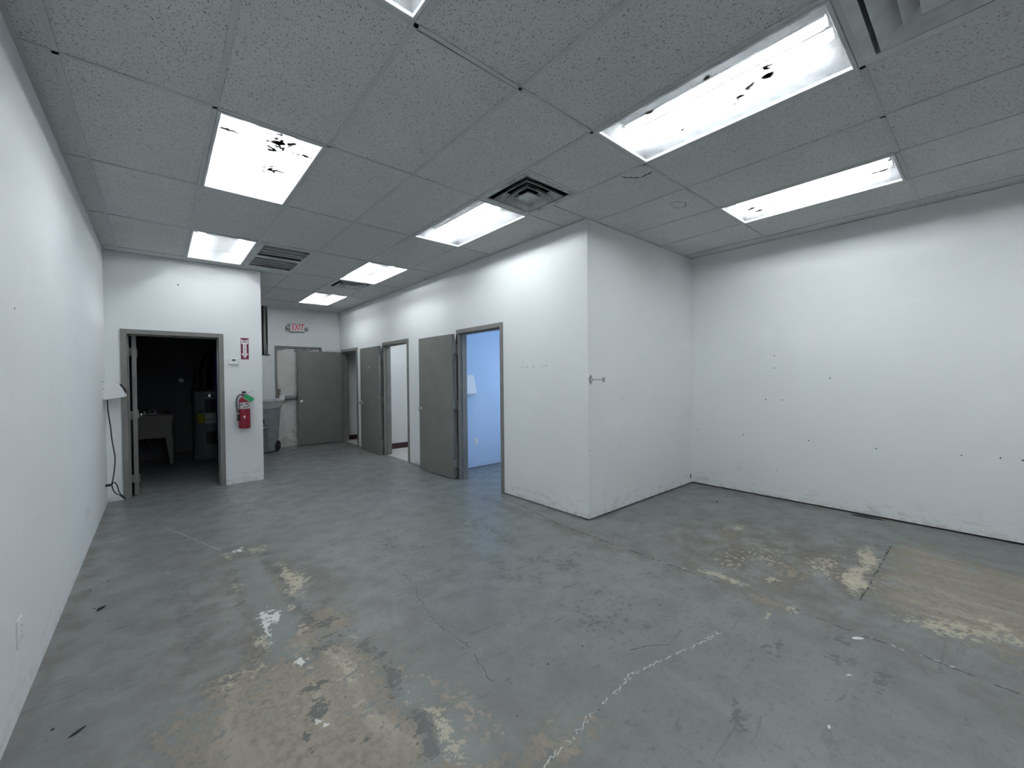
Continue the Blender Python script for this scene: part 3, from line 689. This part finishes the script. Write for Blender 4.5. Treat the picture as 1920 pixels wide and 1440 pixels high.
hx, hy, an, ln = ang_to(d3, (3.165, 9.625), (2.262, 9.685)); L3 = leaf(d3, hx, hy, an, .905, LH, 1)
# utility room door: opened inwards, hinged on the left jamb
d4 = empty('door_4', (DU[0], YP, 0)); struct(d4, 'grey framed doorway into the dark utility room, door swung inside', 'door')
frame_parts(d4, DU[1]-DU[0], DTOPU, T)
L4 = leaf(d4, .062, T+.004, math.radians(93), .88, DTOPU-.06, 1)
L4.location = (.135, T+.016, 0)
for hz in (.22, 1.0, 1.78): MB().box(.055, .10, T+.012, T+.018, hz-.05, hz+.05).obj('hinge_plate', GREY_FRAME, d4)
# exit door
d5 = empty('door_5', (DX[0], YE, 0)); struct(d5, 'dirty white exit door with a push bar, in a grey frame', 'door')
frame_parts(d5, DX[1]-DX[0], DTOPX, T, .04)
lf5 = MB().box(.043, DX[1]-DX[0]-.043, .02, .064, .015, DTOPX-.05).obj('door_leaf', EXIT_LEAF, d5, bevel=.002)
MB().box(.16, .82, -.055, -.005, 1.015, 1.085).obj('push_bar', STEEL_DARK, lf5, bevel=.008)
MB().box(.062, .165, -.06, .02, .985, 1.105).obj('latch_case', CHROME, lf5, bevel=.006)
MB().box(.055, .10, -.012, .02, 1.12, 1.23).obj('lock_plate', simple('lock_brown', (.20, .16, .12), .5), lf5, bevel=.003)
MB().tube([(.115, -.05, 1.06), (.085, -.07, 1.12), (.075, -.06, 1.17)], .012, 8).obj('latch_lever', CHROME, lf5, smooth=True)
MB().box(.38, .66, -.03, .02, 2.035, 2.075).obj('closer_body', STEEL_DARK, lf5, bevel=.004)
MB().tube([(.42, -.03, 2.06), (.70, -.075, 2.075), (.78, -.02, 2.105)], .010, 6).obj('closer_arm', STEEL_DARK, lf5)
MB().box(.60, .68, -.045, -.015, 2.078, 2.10).obj('closer_shoe', WHITE_PL, lf5, bevel=.003)
MB().box(.05, .17, -.03, .02, 2.07, 2.095).obj('stop_bracket', STEEL_DARK, lf5)
MB().box(.02, DX[1]-DX[0]-.02, -.06, T+.01, .0, .020).obj('threshold', CABLE_W, d5)
# black strips paint the shade between leaf edge and frame, interrupted by the hinges
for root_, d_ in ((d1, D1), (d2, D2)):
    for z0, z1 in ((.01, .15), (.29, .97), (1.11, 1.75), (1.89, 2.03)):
        MB().box(.006, .036, -.0145, -.011, z0, z1).obj('gap_shade_strip', GAP_AND_SHADE, root_)
# coat hook / marks on the leaves
MB().lathe([(.010, 0), (.010, .006), (.004, .012)], (.43, .044, 1.72), 10, 'y').obj('peephole', CHROME, L3)
MB().box(.035, .075, .044, .06, LH-.05, LH-.015).obj('bracket', STEEL_DARK, L3)
MB().lathe([(.013, 0), (.013, .010)], (.36, .044, 1.93), 10, 'y').obj('hook_base', STEEL_DARK, L2)
# peeled sticker residue on the restroom door
mb = MB()
for (a, b, c2, d2_) in [(-.05, .0, -.01, -.012), (-.01, -.012, .045, -.008), (.045, -.008, .04, -.045), (-.0, -.04, .04, -.045)]:
    mb.add([(.47+a, .0448, 1.66+b+.006), (.47+a, .0448, 1.66+b-.006), (.47+c2, .0448, 1.66+d2_-.006), (.47+c2, .0448, 1.66+d2_+.006)], [(0, 1, 2, 3)])
mb.obj('sticker_residue', PALE_SPOT, L2)
# office window (outside the view, lets the sky in)
w1 = empty('window_1', (XR, 3.2, .9)); struct(w1, 'daylit office window in the right-hand outer wall', 'window')
fb = MB()
for s in [(0, T, 0, .05, 0, 1.2), (0, T, 1.45, 1.5, 0, 1.2), (0, T, .05, 1.45, 0, .05), (0, T, .05, 1.45, 1.15, 1.2), (.03, .09, .725, .775, .05, 1.15)]: fb.box(*s)
fb.obj('window_frame', WHITE_PL, w1)
gk = NT('window_glass'); gk.t.nodes.remove(gk.b); gt = gk.n('ShaderNodeBsdfTransparent'); gg = gk.n('ShaderNodeBsdfGlossy'); gg.inputs['Roughness'].default_value = .02
gm = gk.n('ShaderNodeMixShader'); gm.inputs[0].default_value = .06; gk.l(gt.outputs[0], gm.inputs[1]); gk.l(gg.outputs[0], gm.inputs[2]); gk.l(gm.outputs[0], gk.out.inputs[0])
for y0 in (.05, .775): MB().box(.055, .061, y0, y0+.675, .05, 1.15).obj('pane', gk.m, w1)
pl = bpy.data.lights.new('sky_portal', 'AREA'); pl.shape = 'RECTANGLE'; pl.size = 1.2; pl.size_y = 1.5; pl.cycles.is_portal = True
po = bpy.data.objects.new('sky_portal', pl); C.objects.link(po); po.location = (XR+T+.005, 3.95, 1.5); po.rotation_euler = (0, math.pi/2, 0)

# ================================================================== OUTLETS
def outlet(pos, rz, label):
    o = empty('wall_outlet', pos, rz); tag(o, label, 'outlet', 'wall outlets')
    MB().box(-.038, .038, -.007, 0, -.06, .06).obj('cover_plate', OUTLET, o, bevel=.003)
    for s in (-1, 1):
        rc = MB().lathe([(.0165, 0), (.0165, -.0025), (.014, -.003)], (0, -.007, s*.024), 16, 'y').obj('receptacle', OUTLET, o)
        for sx in (-1, 1): MB().box(sx*.006-.001, sx*.006+.001, -.0108, -.009, s*.024-.003, s*.024+.006).obj('slot', SCREEN, rc)
    MB().lathe([(.003, 0), (.003, -.0015)], (0, -.007, 0), 8, 'y').obj('screw', STEEL_DARK, o)
outlet((XL, 4.92, .32), math.pi/2, 'outlet low on the left wall farther from the camera')
outlet((XL, 2.70, .347), math.pi/2, 'outlet low on the left wall nearest the camera')
outlet((XR, 1.97, .34), -math.pi/2, 'outlet on the right wall nearer the alcove corner')
outlet((XR, 1.57, .34), -math.pi/2, 'outlet on the right wall farther from the alcove corner')
outlet((3.80, 5.30, .41), 0, 'outlet on the blue office wall')

# ================================================================== WALL HOLES
def hole(w, p, axis, r=.006):
    x, y, z = p
    mb = MB(); n = 8; pts = []
    for i in range(n):
        t = 2*math.pi*i/n; rr = r*random.uniform(.75, 1.2); a_, b_ = rr*math.cos(t), rr*math.sin(t)
        pts.append((x, y+a_, z+b_) if axis == 'x' else (x+a_, y, z+b_))
    mb.add(pts, [tuple(range(n))]).obj('screw_hole', HOLE, w)
E_ = .0008
for y, z in [(2.775, 1.736), (3.896, 1.833), (5.764, 0.758), (3.107, 0.731), (4.522, 1.175)]: hole(wall_left, (XL+E_, y, z), 'x', .007 if y < 3 else .004)
for y, z in [(1.6, 1.638), (1.6, 1.498), (1.688, 1.134), (1.521, 1.134), (1.087, 1.378), (1.93, 0.7), (2.48, 0.709), (1.274, 0.7), (0.717, 0.682), (0.15, 0.691), (-0.07, 0.699), (-0.188, 0.698)]: hole(wall_right, (XR-E_, y, z), 'x', .0065)
for x, z in [(3.767, 1.176), (4.484, 1.173), (4.269, 0.688), (3.713, 0.69), (3.211, 0.689), (4.453, 0.333), (4.82, 0.697)]: hole(wall_alcove, (x, YA-E_, z), 'y', .005)
for y, z in [(3.519, 1.539), (3.193, 1.536), (3.438, 1.537), (3.332, 1.534), (3.132, 1.54)]: hole(wall_doors, (XC-E_, y, z), 'x', .006)
for x, z in [(.212, 2.64)]: hole(wall_part, (x, YP-E_, z), 'y', .009)
for x, z in [(1.80, 1.82), (1.78, 1.66), (1.82, 1.52)]: hole(wall_end, (x, YE-E_, z), 'y', .007)
MB().box(5.290, 5.315, YA-.002, YA+.001, .07, .12).obj('chipped_hole', HOLE, wall_alcove)
MB().box(1.60, 1.68, YE-.006, YE, 1.655, 1.665).obj('white_hook', WHITE_PL, wall_end)

# ================================================================== HOOK
hk = empty('wall_hook', (3.229, YA, 1.388)); tag(hk, 'steel display hook with diamond plate on the alcove corner', 'hook')
MB().prism([(-.030, 0), (0, -.052), (.030, 0), (0, .052)], 'y', -.004, 0).obj('back_plate', STEEL_DARK, hk)
MB().tube([(0, 0, 0), (0, -.155, 0)], .0035, 8).obj('rod', STEEL_DARK, hk, smooth=True)
MB().lathe([(.006, -.148), (.024, -.152), (.024, -.158), (.004, -.160)], (0, 0, 0), 20, 'y').obj('end_disc', simple('disc_steel', (.35, .36, .38), .4, .6), hk, smooth=True)
MB().lathe([(.012, -.004), (.012, -.010), (.004, -.016)], (0, 0, 0), 12, 'y').obj('collar', CHROME, hk)

# ================================================================== WALL UNIT WITH CORD
wb = empty('wall_appliance', (XL, 6.40, 1.20)); tag(wb, 'white curved electric wall unit with a hanging black cord beside the utility doorway', 'wall unit')
prof = [(0, .010), (.175, .040), (.187, .045), (.180, .085), (.160, .135), (.142, .172), (.118, .198), (.088, .212), (.05, .217), (0, .218)]
body = MB().prism(prof, 'y', 0, .27).obj('cover', WHITE_PL, wb, smooth=True, bevel=.003)
MB().prism([(.135, .180), (.165, .135), (.185, .085), (.190, .088), (.172, .142), (.142, .186)], 'y', .02, .25).obj('front_grille', BLACK, wb)
MB().lathe([(.006, 0), (.006, -.003)], (.012, 0, .135), 10, 'y').obj('screw', STEEL_DARK, wb)
MB().lathe([(.006, 0), (.006, -.003)], (.006, 0, .212), 10, 'y').obj('screw', STEEL_DARK, wb)
cord = smoothpath([(.035, .03, .02), (.04, .03, -.12), (.055, .05, -.30), (.062, .05, -.42), (.075, .06, -.55), (.085, .06, -.66), (.075, .06, -.80), (.062, .06, -.90), (.05, .07, -.955), (.075, .09, -.93), (.098, .10, -.99), (.11, .12, -1.06), (.145, .15, -1.13)], 6)
MB().tube(cord, .0055, 6).obj('power_cord', BLACK, wb, smooth=True)
MB().tube(smoothpath([(.05, .07, -.945), (.065, .08, -1.02), (.09, .10, -1.07), (.135, .15, -1.11)], 6), .0055, 6).obj('cord_loop', BLACK, wb, smooth=True)
MB().box(.0, .045, .058, .078, -.965, -.940).obj('plug', BLACK, wb, bevel=.004)
MB().tube([(.125, .135, -1.10), (.155, .16, -1.145)], [.012, .010], 8).obj('connector', BLACK, wb)

# ================================================================== THERMOSTAT, FIRE SIGN, EXTINGUISHER
th = empty('thermostat', (.785, YP, 1.677)); tag(th, 'white wall thermostat with small grey screen beside the fire sign', 'thermostat')
MB().box(-.058, .058, -.006, 0, -.045, .045).obj('wall_plate', WHITE_PL, th, bevel=.003)
MB().box(-.054, .054, -.028, -.006, -.042, .042).obj('case', WHITE_PL, th, bevel=.005)
MB().box(-.022, .018, -.0292, -.028, .004, .028).obj('screen', SCREEN, th)
MB().box(.028, .034, -.030, -.028, .008, .024).obj('button', LABEL_GREY, th)
for bx in (-.03, -.015, 0, .015): MB().box(bx-.004, bx+.004, -.029, -.028, -.014, -.010).obj('button', LABEL_GREY, th)
fs = empty('fire_sign', (.917, YP, 1.855)); tag(fs, 'dark red sign with a white arrow and FIRE lettering above the extinguisher', 'sign')
MB().box(-.046, .046, -.003, 0, -.147, .147).obj('panel', SIGN_RED, fs)
MB().prism([(-.041, .128), (0, .114), (.041, .128), (.041, .070), (.021, .063), (.021, -.066), (.042, -.066), (0, -.132), (-.042, -.066), (-.021, -.066), (-.021, .063), (-.041, .070)], 'y', -.0036, -.003).obj('arrow', SIGN_WHITE, fs)
text_obj('lettering', 'FIRE', .034, SIGN_BLACK, fs, (0, -.0040, .094), .0003, 1.0, .0008)
for i, ch in enumerate('EXTINGUISHER'):
    text_obj('lettering', ch, .0165, SIGN_BLACK, fs, (0, -.0040, .056-i*.0142), .0003, 1.25, .0004)

ex = empty('fire_extinguisher', (.888, YP-.085, .762)); tag(ex, 'red fire extinguisher with a green tag hanging on the partition wall', 'fire extinguisher')
MB().lathe([(.062, .0), (.066, .006), (.066, .355), (.060, .390), (.044, .418), (.024, .432), (.022, .445)], n=28).obj('cylinder', RED, ex, smooth=True)
MB().lathe([(.0675, .012), (.0695, .014), (.0695, .262), (.0675, .264)], n=28).obj('sleeve', RED, ex, smooth=True)
def arc_patch(r, a0, a1, z0, z1, n=8):
    mb = MB(); A_ = [math.radians(a0+(a1-a0)*i/n) for i in range(n+1)]
    return mb.loft([[(r*math.cos(t), r*math.sin(t), z0) for t in A_]+[((r+.0012)*math.cos(t), (r+.0012)*math.sin(t), z0) for t in reversed(A_)],
                    [(r*math.cos(t), r*math.sin(t), z1) for t in A_]+[((r+.0012)*math.cos(t), (r+.0012)*math.sin(t), z1) for t in reversed(A_)]])
arc_patch(.0662, -175, -20, .268, .355, 12).obj('label_band', LABEL_GREY, ex)
for (a0, a1, z0, z1) in [(-130, -112, .318, .338), (-104, -88, .285, .300), (-84, -64, .322, .345), (-80, -66, .284, .298), (-150, -138, .30, .34), (-60, -50, .30, .32)]:
    arc_patch(.0676, a0, a1, z0, z1, 2).obj('label_print', SIGN_BLACK, ex)
mbd = MB(); rr = .0712; pts = []
for (a, z) in [(-138, .158), (-97, .180), (-52, .160), (-97, .138)]: pts.append((rr*math.cos(math.radians(a)), rr*math.sin(math.radians(a)), z))
mbd.add(pts+[(-.008, -.0735, .159)], [(0, 1, 4), (1, 2, 4), (2, 3, 4), (3, 0, 4)]).obj('logo_diamond', SIGN_WHITE, ex)
MB().box(-.016, .016, -.018, .018, .44, .478).obj('valve', STEEL_DARK, ex, bevel=.003)
MB().add([(-.02, -.012, .470), (.115, -.012, .496), (.115, .012, .496), (-.02, .012, .470), (-.02, -.012, .478), (.115, -.012, .502), (.115, .012, .502), (-.02, .012, .478)], [(0,3,2,1),(4,5,6,7),(0,1,5,4),(1,2,6,5),(2,3,7,6),(3,0,4,7)]).obj('lever', LABEL_GREY, ex)
MB().box(-.025, .02, -.014, .014, .478, .505).obj('grip', BLACK, ex, bevel=.004)
MB().tube([(0, 0, .50), (.012, 0, .528)], .004, 6).obj('pin', CHROME, ex)
MB().tube(smoothpath([(-.014, 0, .46), (-.055, -.01, .455), (-.085, -.02, .41), (-.092, -.03, .33), (-.085, -.035, .25), (-.075, -.03, .20)], 6), .010, 8).obj('hose', simple('hose_grey', (.06, .068, .08), .5), ex, smooth=True)
MB().tube([(-.075, -.03, .215), (-.074, -.03, .20)], .013, 10).obj('hose_clamp', CHROME, ex)
MB().tube([(-.074, -.03, .20), (-.072, -.03, .105)], [.013, .016], 10).obj('nozzle', BLACK, ex, smooth=True)
tg = MB().box(-.004, .115, -.0012, .0012, -.031, .031).obj('inspection_tag', GREEN, ex, loc=(.0, -.064, .445)); tg.rotation_euler = (math.radians(8), math.radians(36), 0)
MB().box(-.014, .125, -.0008, .0014, -.035, -.031).obj('tag_edge', SIGN_WHITE, tg)
MB().box(-.03, .03, .060, .085, .30, .36).obj('bracket', STEEL_DARK, ex)
MB().box(-.02, .02, .03, .085, .44, .46).obj('hanger', STEEL_DARK, ex)

# ================================================================== EXIT SIGN
es = empty('exit_sign', (2.295, YE, 2.545)); tag(es, 'white exit sign with red letters and two emergency lamps', 'sign')
MB().box(-.148, .148, -.06, 0, -.085, .085).obj('housing', STEEL_DARK, es, bevel=.004)
MB().box(-.142, .142, -.064, -.058, -.078, .082).obj('face', WHITE_PL, es, bevel=.002)
text_obj('lettering', 'EXIT', .178, EXIT_RED, es, (.008, -.0655, .004), .001, .62, .0042, spacing=1.10)
for s in (-1, 1):
    lh = MB().lathe([(.010, .02), (.030, 0), (.034, -.035), (.030, -.045)], (s*.185, -.03, -.01), 16, 'y').obj('lamp_head', simple('lamp_head_grey', (.12, .125, .13), .4), es, smooth=True)
    MB().lathe([(.024, -.044), (.022, -.048)], (s*.185, -.03, -.01), 16, 'y').obj('lamp_lens', LABEL_GREY, lh)
    MB().box(min(s*.145, s*.185), max(s*.145, s*.185), -.035, -.02, -.018, -.004).obj('lamp_arm', STEEL_DARK, es)

# ================================================================== CABLES IN THE OPEN CHASE
cb = empty('cable_run', (0, YE, 1.95)); tag(cb, 'vertical run of grey and black cables in the open wall slot', 'cables')
MB().box(1.605, 1.64, .02, .055, 0, 1.3).obj('conduit', CABLE_W, cb, bevel=.006)
for k_, (xa, m, r) in enumerate([(1.665, CABLE_B, .008), (1.685, CABLE_W, .006), (1.70, CABLE_W, .007), (1.715, CABLE_W, .006), (1.58, CABLE_B, .010), (1.73, CABLE_W, .006)]):
    pts = [(xa+random.uniform(-.008, .008)+(.02*(1-t)*(k_ % 3-1)), .035+.01*(k_ % 2), t*1.3) for t in (0, .08, .2, .4, .6, .8, 1)]
    MB().tube(smoothpath(pts, 4), r, 6).obj('cable', m, cb, smooth=True)

# ================================================================== WHEELED BIN
bn = empty('wheeled_bin', (1.645, 9.05, 0), math.atan2(.78, .62)); tag(bn, 'grey wheeled rubbish bin with lid standing beside the exit door', 'bin')
# local x: front (0) -> rear (+), local y: near corner (0) -> width (+)
def rr_(x0, x1, y0, y1, z): return [(x0, y0, z), (x1, y0, z), (x1, y1, z), (x0, y1, z)]
MB().loft([rr_(.05, .30, .04, .44, .02), rr_(.0, .36, .0, .48, .86), rr_(-.01, .37, -.01, .49, .90)]).obj('body', BINGREY, bn, bevel=.015)
MB().loft([rr_(-.012, .30, -.014, .494, .86), rr_(-.04, .39, -.025, .505, .985)]).obj('rim', BINLID, bn, bevel=.008)
MB().loft([rr_(-.05, .40, -.03, .51, .985), rr_(-.05, .40, -.03, .51, 1.01), rr_(-.02, .34, 0, .48, 1.055)]).obj('lid', BINLID, bn, bevel=.012)
MB().tube([(.40, .05, .985), (.455, .05, .975), (.455, .43, .975), (.40, .43, .985)], .018, 8).obj('handle', BINLID, bn, smooth=True)
MB().loft([rr_(.035, .12, .10, .38, .02), rr_(.006, .10, .10, .38, .56)]).obj('front_panel', simple('bin_recess_grey', (.20, .22, .23), .5), bn)
MB().box(.0, .03, .14, .40, .58, .66).obj('grab_recess', BLACK, bn)
MB().tube([(.0, .10, .50), (.0, .44, .50)], .010, 8).obj('lift_bar', CHROME, bn, smooth=True)
for y in (.045, .42):
    MB().lathe([(.02, 0), (.095, .004), (.105, .014), (.105, .038), (.095, .048), (.02, .052)], (.285, y-.026, .107), 24, 'y').obj('wheel', RUBBER, bn, smooth=True)
MB().tube([(.285, 0, .107), (.285, .46, .107)], .012, 8).obj('axle', STEEL_DARK, bn)

# ================================================================== UTILITY ROOM
sk = empty('utility_sink', (0, 9.10, 0)); tag(sk, 'grey plastic utility sink on splayed legs in the dark room', 'sink')
def ring(x0, x1, y0, y1, z): return [(x0, y0, z), (x1, y0, z), (x1, y1, z), (x0, y1, z)]
MB().loft([ring(-.40, .155, .03, .56, .46), ring(-.425, .178, .0, .59, .80), ring(-.432, .186, -.008, .60, .805), ring(-.432, .186, -.008, .60, .835), ring(-.40, .15, .025, .47, .835), ring(-.37, .12, .05, .45, .52)]).obj('basin', SINK, sk, bevel=.006)
for (cx, cy, sx, sy) in [(.13, .05, 1, -1), (.13, .50, 1, 1), (-.37, .05, -1, -1), (-.37, .50, -1, 1)]:
    MB().loft([ring(cx-.02+.025*sx, cx+.02+.025*sx, cy-.02, cy+.02, 0), ring(cx-.055, cx+.045, cy-.03, cy+.03, .47)]).obj('leg', SINK, sk, bevel=.004)
MB().box(-.22, -.02, .50, .56, .835, .852).obj('faucet_deck', CHROME, sk, bevel=.004)
MB().tube(smoothpath([(-.12, .53, .85), (-.12, .53, .90), (-.08, .45, .93), (-.04, .38, .90)], 5), .011, 8).obj('spout', CHROME, sk, smooth=True)
for x in (-.19, -.05): MB().lathe([(.018, 0), (.018, .03), (.012, .04)], (x, .53, .852), 10).obj('tap', CHROME, sk)
MB().tube(smoothpath([(-.13, .28, .46), (-.13, .28, .34), (-.10, .36, .30), (-.05, .48, .36), (-.05, .66, .38)], 5), .02, 8).obj('drain_pipe', STEEL_DARK, sk, smooth=True)
sp = tag(MB().lathe([(.05, 0), (.055, .01), (.045, .028), (.02, .034)], (.12, 9.62, .837), 12).obj('sponge', BLACK, smooth=True), 'small black sponge on the corner of the utility sink', 'sponge')
wh = empty('water_heater', (.728, 9.43, 0)); tag(wh, 'grey cylindrical water heater with two black access panels in the dark room', 'water heater')
MB().lathe([(.235, .0), (.25, .02), (.25, 1.225), (.242, 1.24), (.06, 1.245)], n=36).obj('tank', HEATER, wh, smooth=True)
MB().lathe([(.252, 1.225), (.256, 1.23), (.256, 1.262), (.10, 1.275)], n=36).obj('top_cap', BLACK, wh, smooth=True)
arc_patch(.2505, -113, -78, .845, 1.085, 8).obj('access_panel', BLACK, wh)
arc_patch(.2505, -110, -76, .265, .50, 8).obj('access_panel', BLACK, wh)
arc_patch(.2505, -142, -116, .655, .82, 6).obj('energy_sticker', YELLOW, wh)
arc_patch(.2505, -114, -74, .645, .83, 8).obj('rating_label', LABEL_GREY, wh)
arc_patch(.2517, -114, -74, .715, .725, 8).obj('label_rule', BLACK, wh)
arc_patch(.2505, -112, -82, 1.135, 1.165, 6).obj('logo_plate', BLACK, wh)
arc_patch(.2520, -101, -93, 1.128, 1.172, 3).obj('logo', CHROME, wh)
arc_patch(.2505, -137, -122, .86, .885, 4).obj('small_plate', BLACK, wh)
MB().tube(smoothpath([(-.08, 0, 1.25), (-.08, 0, 1.50), (-.06, .02, 1.72), (.02, .04, 1.92), (.12, .05, 2.1), (.16, .06, 2.62)], 6), .075, 12).obj('flue_duct', BLACK, wh, smooth=True)
MB().tube(smoothpath([(-.255, -.02, .95), (-.27, 0, 1.05), (-.26, .02, 1.25), (-.2, .08, 1.6)], 5), .018, 8).obj('supply_pipe', BLACK, wh, smooth=True)
tp = empty('blue_tarp', (.748, 8.55, 0)); tag(tp, 'dark blue plastic sheet hanging at the right edge of the utility doorway', 'tarp')
mb = MB(); prof = [(.0+.018*math.sin(t*1.9), -.10+t*.02) for t in range(16)]
mb.loft([[(x+.02*(1-z), y, z*1.85) for x, y in prof]+[(x+.012+.02*(1-z), y, z*1.85) for x, y in reversed(prof)] for z in (0, .25, .5, .75, 1)]).obj('sheet', BLUE_TARP, tp, smooth=True)
MB().tube([(.01, -.12, 1.86), (.01, .24, 1.86)], .012, 8).obj('rail', STEEL_DARK, tp); MB().box(.0, .246, .22, .24, 1.83, 1.89).obj('rail_bracket', STEEL_DARK, tp)
ws = empty('wall_sticker', (.325, YE-.005, 1.43)); tag(ws, 'small white diamond-shaped sticker on the dark utility wall', 'sticker')
MB().prism([(-.052, .005), (-.01, .055), (.052, .0), (.0, -.055)], 'y', -.006, 0).obj('panel', WHITE_PL, ws)
arcp = [(.018*math.cos(t*.5)-.008, .022*math.sin(t*.5)) for t in range(2, 11)]
mb = MB()
for i in range(len(arcp)-1): mb.add([(arcp[i][0], -.0066, arcp[i][1]), (arcp[i+1][0], -.0066, arcp[i+1][1]), (arcp[i+1][0]*.7-.002, -.0066, arcp[i+1][1]*.7), (arcp[i][0]*.7-.002, -.0066, arcp[i][1]*.7)], [(0, 1, 2, 3)])
mb.obj('mark', SCREEN, ws)

# ================================================================== OFFICE DISPENSER
td = empty('towel_dispenser', (3.63, 5.30, 1.155)); tag(td, 'white dispenser mounted on the blue office wall', 'dispenser')
MB().loft([[(-.15, -.002, .0), (.125, -.002, .0), (.115, -.11, .0), (-.14, -.11, .0)], [(-.15, -.002, .03), (.125, -.002, .03), (.112, -.125, .03), (-.14, -.125, .03)], [(-.11, -.002, .29), (.085, -.002, .29), (.075, -.105, .29), (-.10, -.105, .29)], [(-.10, -.002, .32), (.07, -.002, .32), (.06, -.08, .32), (-.09, -.08, .32)]]).obj('case', WHITE_PL, td, bevel=.008)
MB().box(-.10, .06, -.11, -.02, .0, .012).obj('outlet_lip', WHITE_PL, td)

# ================================================================== DEBRIS ON THE FLOOR
def flake(name, x, y, rx, ry, ang, mat, label, cat, group, h=.004):
    n = 9; ringa = []; ringb = []
    for i in range(n):
        t = 2*math.pi*i/n; q = random.uniform(.65, 1.2); px, py = rx*q*math.cos(t), ry*q*math.sin(t)
        X_, Y_ = px*math.cos(ang)-py*math.sin(ang), px*math.sin(ang)+py*math.cos(ang)
        ringa.append((X_, Y_, 0)); ringb.append((X_*.85, Y_*.85, h*random.uniform(.6, 1.4)))
    o = MB().loft([ringa, ringb]).obj(name, mat, loc=(x, y, .0005)); return tag(o, label, cat, group)
flake('paint_chip', 2.81, .45, .034, .010, -.75, PAINT_CHIP, 'largest white paint chip on the floor, right of the middle', 'paint chip', 'white paint chips')
flake('paint_chip', 2.01, .41, .010, .007, .3, PAINT_CHIP, 'white paint chip lowest on the right of the photo', 'paint chip', 'white paint chips')
flake('paint_chip', 2.43, .42, .016, .005, -.7, PAINT_CHIP, 'narrow white paint chip below the largest chip', 'paint chip', 'white paint chips')
flake('black_scrap', 5.285, .78, .035, .17, .08, SCRAP, 'torn black scrap lying against the right wall', 'scrap', 'black scraps', .006)
flake('black_scrap', -.29, 3.60, .028, .010, .9, SCRAP, 'black scrap on the floor below the left wall outlet', 'scrap', 'black scraps', .008)
flake('black_scrap', -.27, 2.39, .030, .008, .7, SCRAP, 'black sliver at the bottom left of the photo', 'scrap', 'black scraps', .005)
flake('black_scrap', .36, 1.20, .02, .012, .4, SCRAP, 'black speck on the bare concrete at the bottom edge', 'scrap', 'black scraps', .005)
flake('black_scrap', 4.72, 1.98, .02, .01, .4, SCRAP, 'black crumb on the floor below the right wall outlets', 'scrap', 'black scraps', .006)
for i in range(34):
    x, y = random.choice([(random.uniform(-.42, -.2), random.uniform(2.3, 6.5)), (random.uniform(.2, 3.0), random.uniform(1.2, 6.5)), (random.uniform(3.2, 5.1), random.uniform(.2, 2.4))])
    r = random.uniform(.003, .007)
    MB().loft([[(x+r*random.uniform(.7, 1.2)*math.cos(t*1.047), y+r*.7*math.sin(t*1.047), .0003) for t in range(6)], [(x+r*.6*math.cos(t*1.047), y+r*.45*math.sin(t*1.047), .004) for t in range(6)]]).obj('speck', SCRAP, floor)
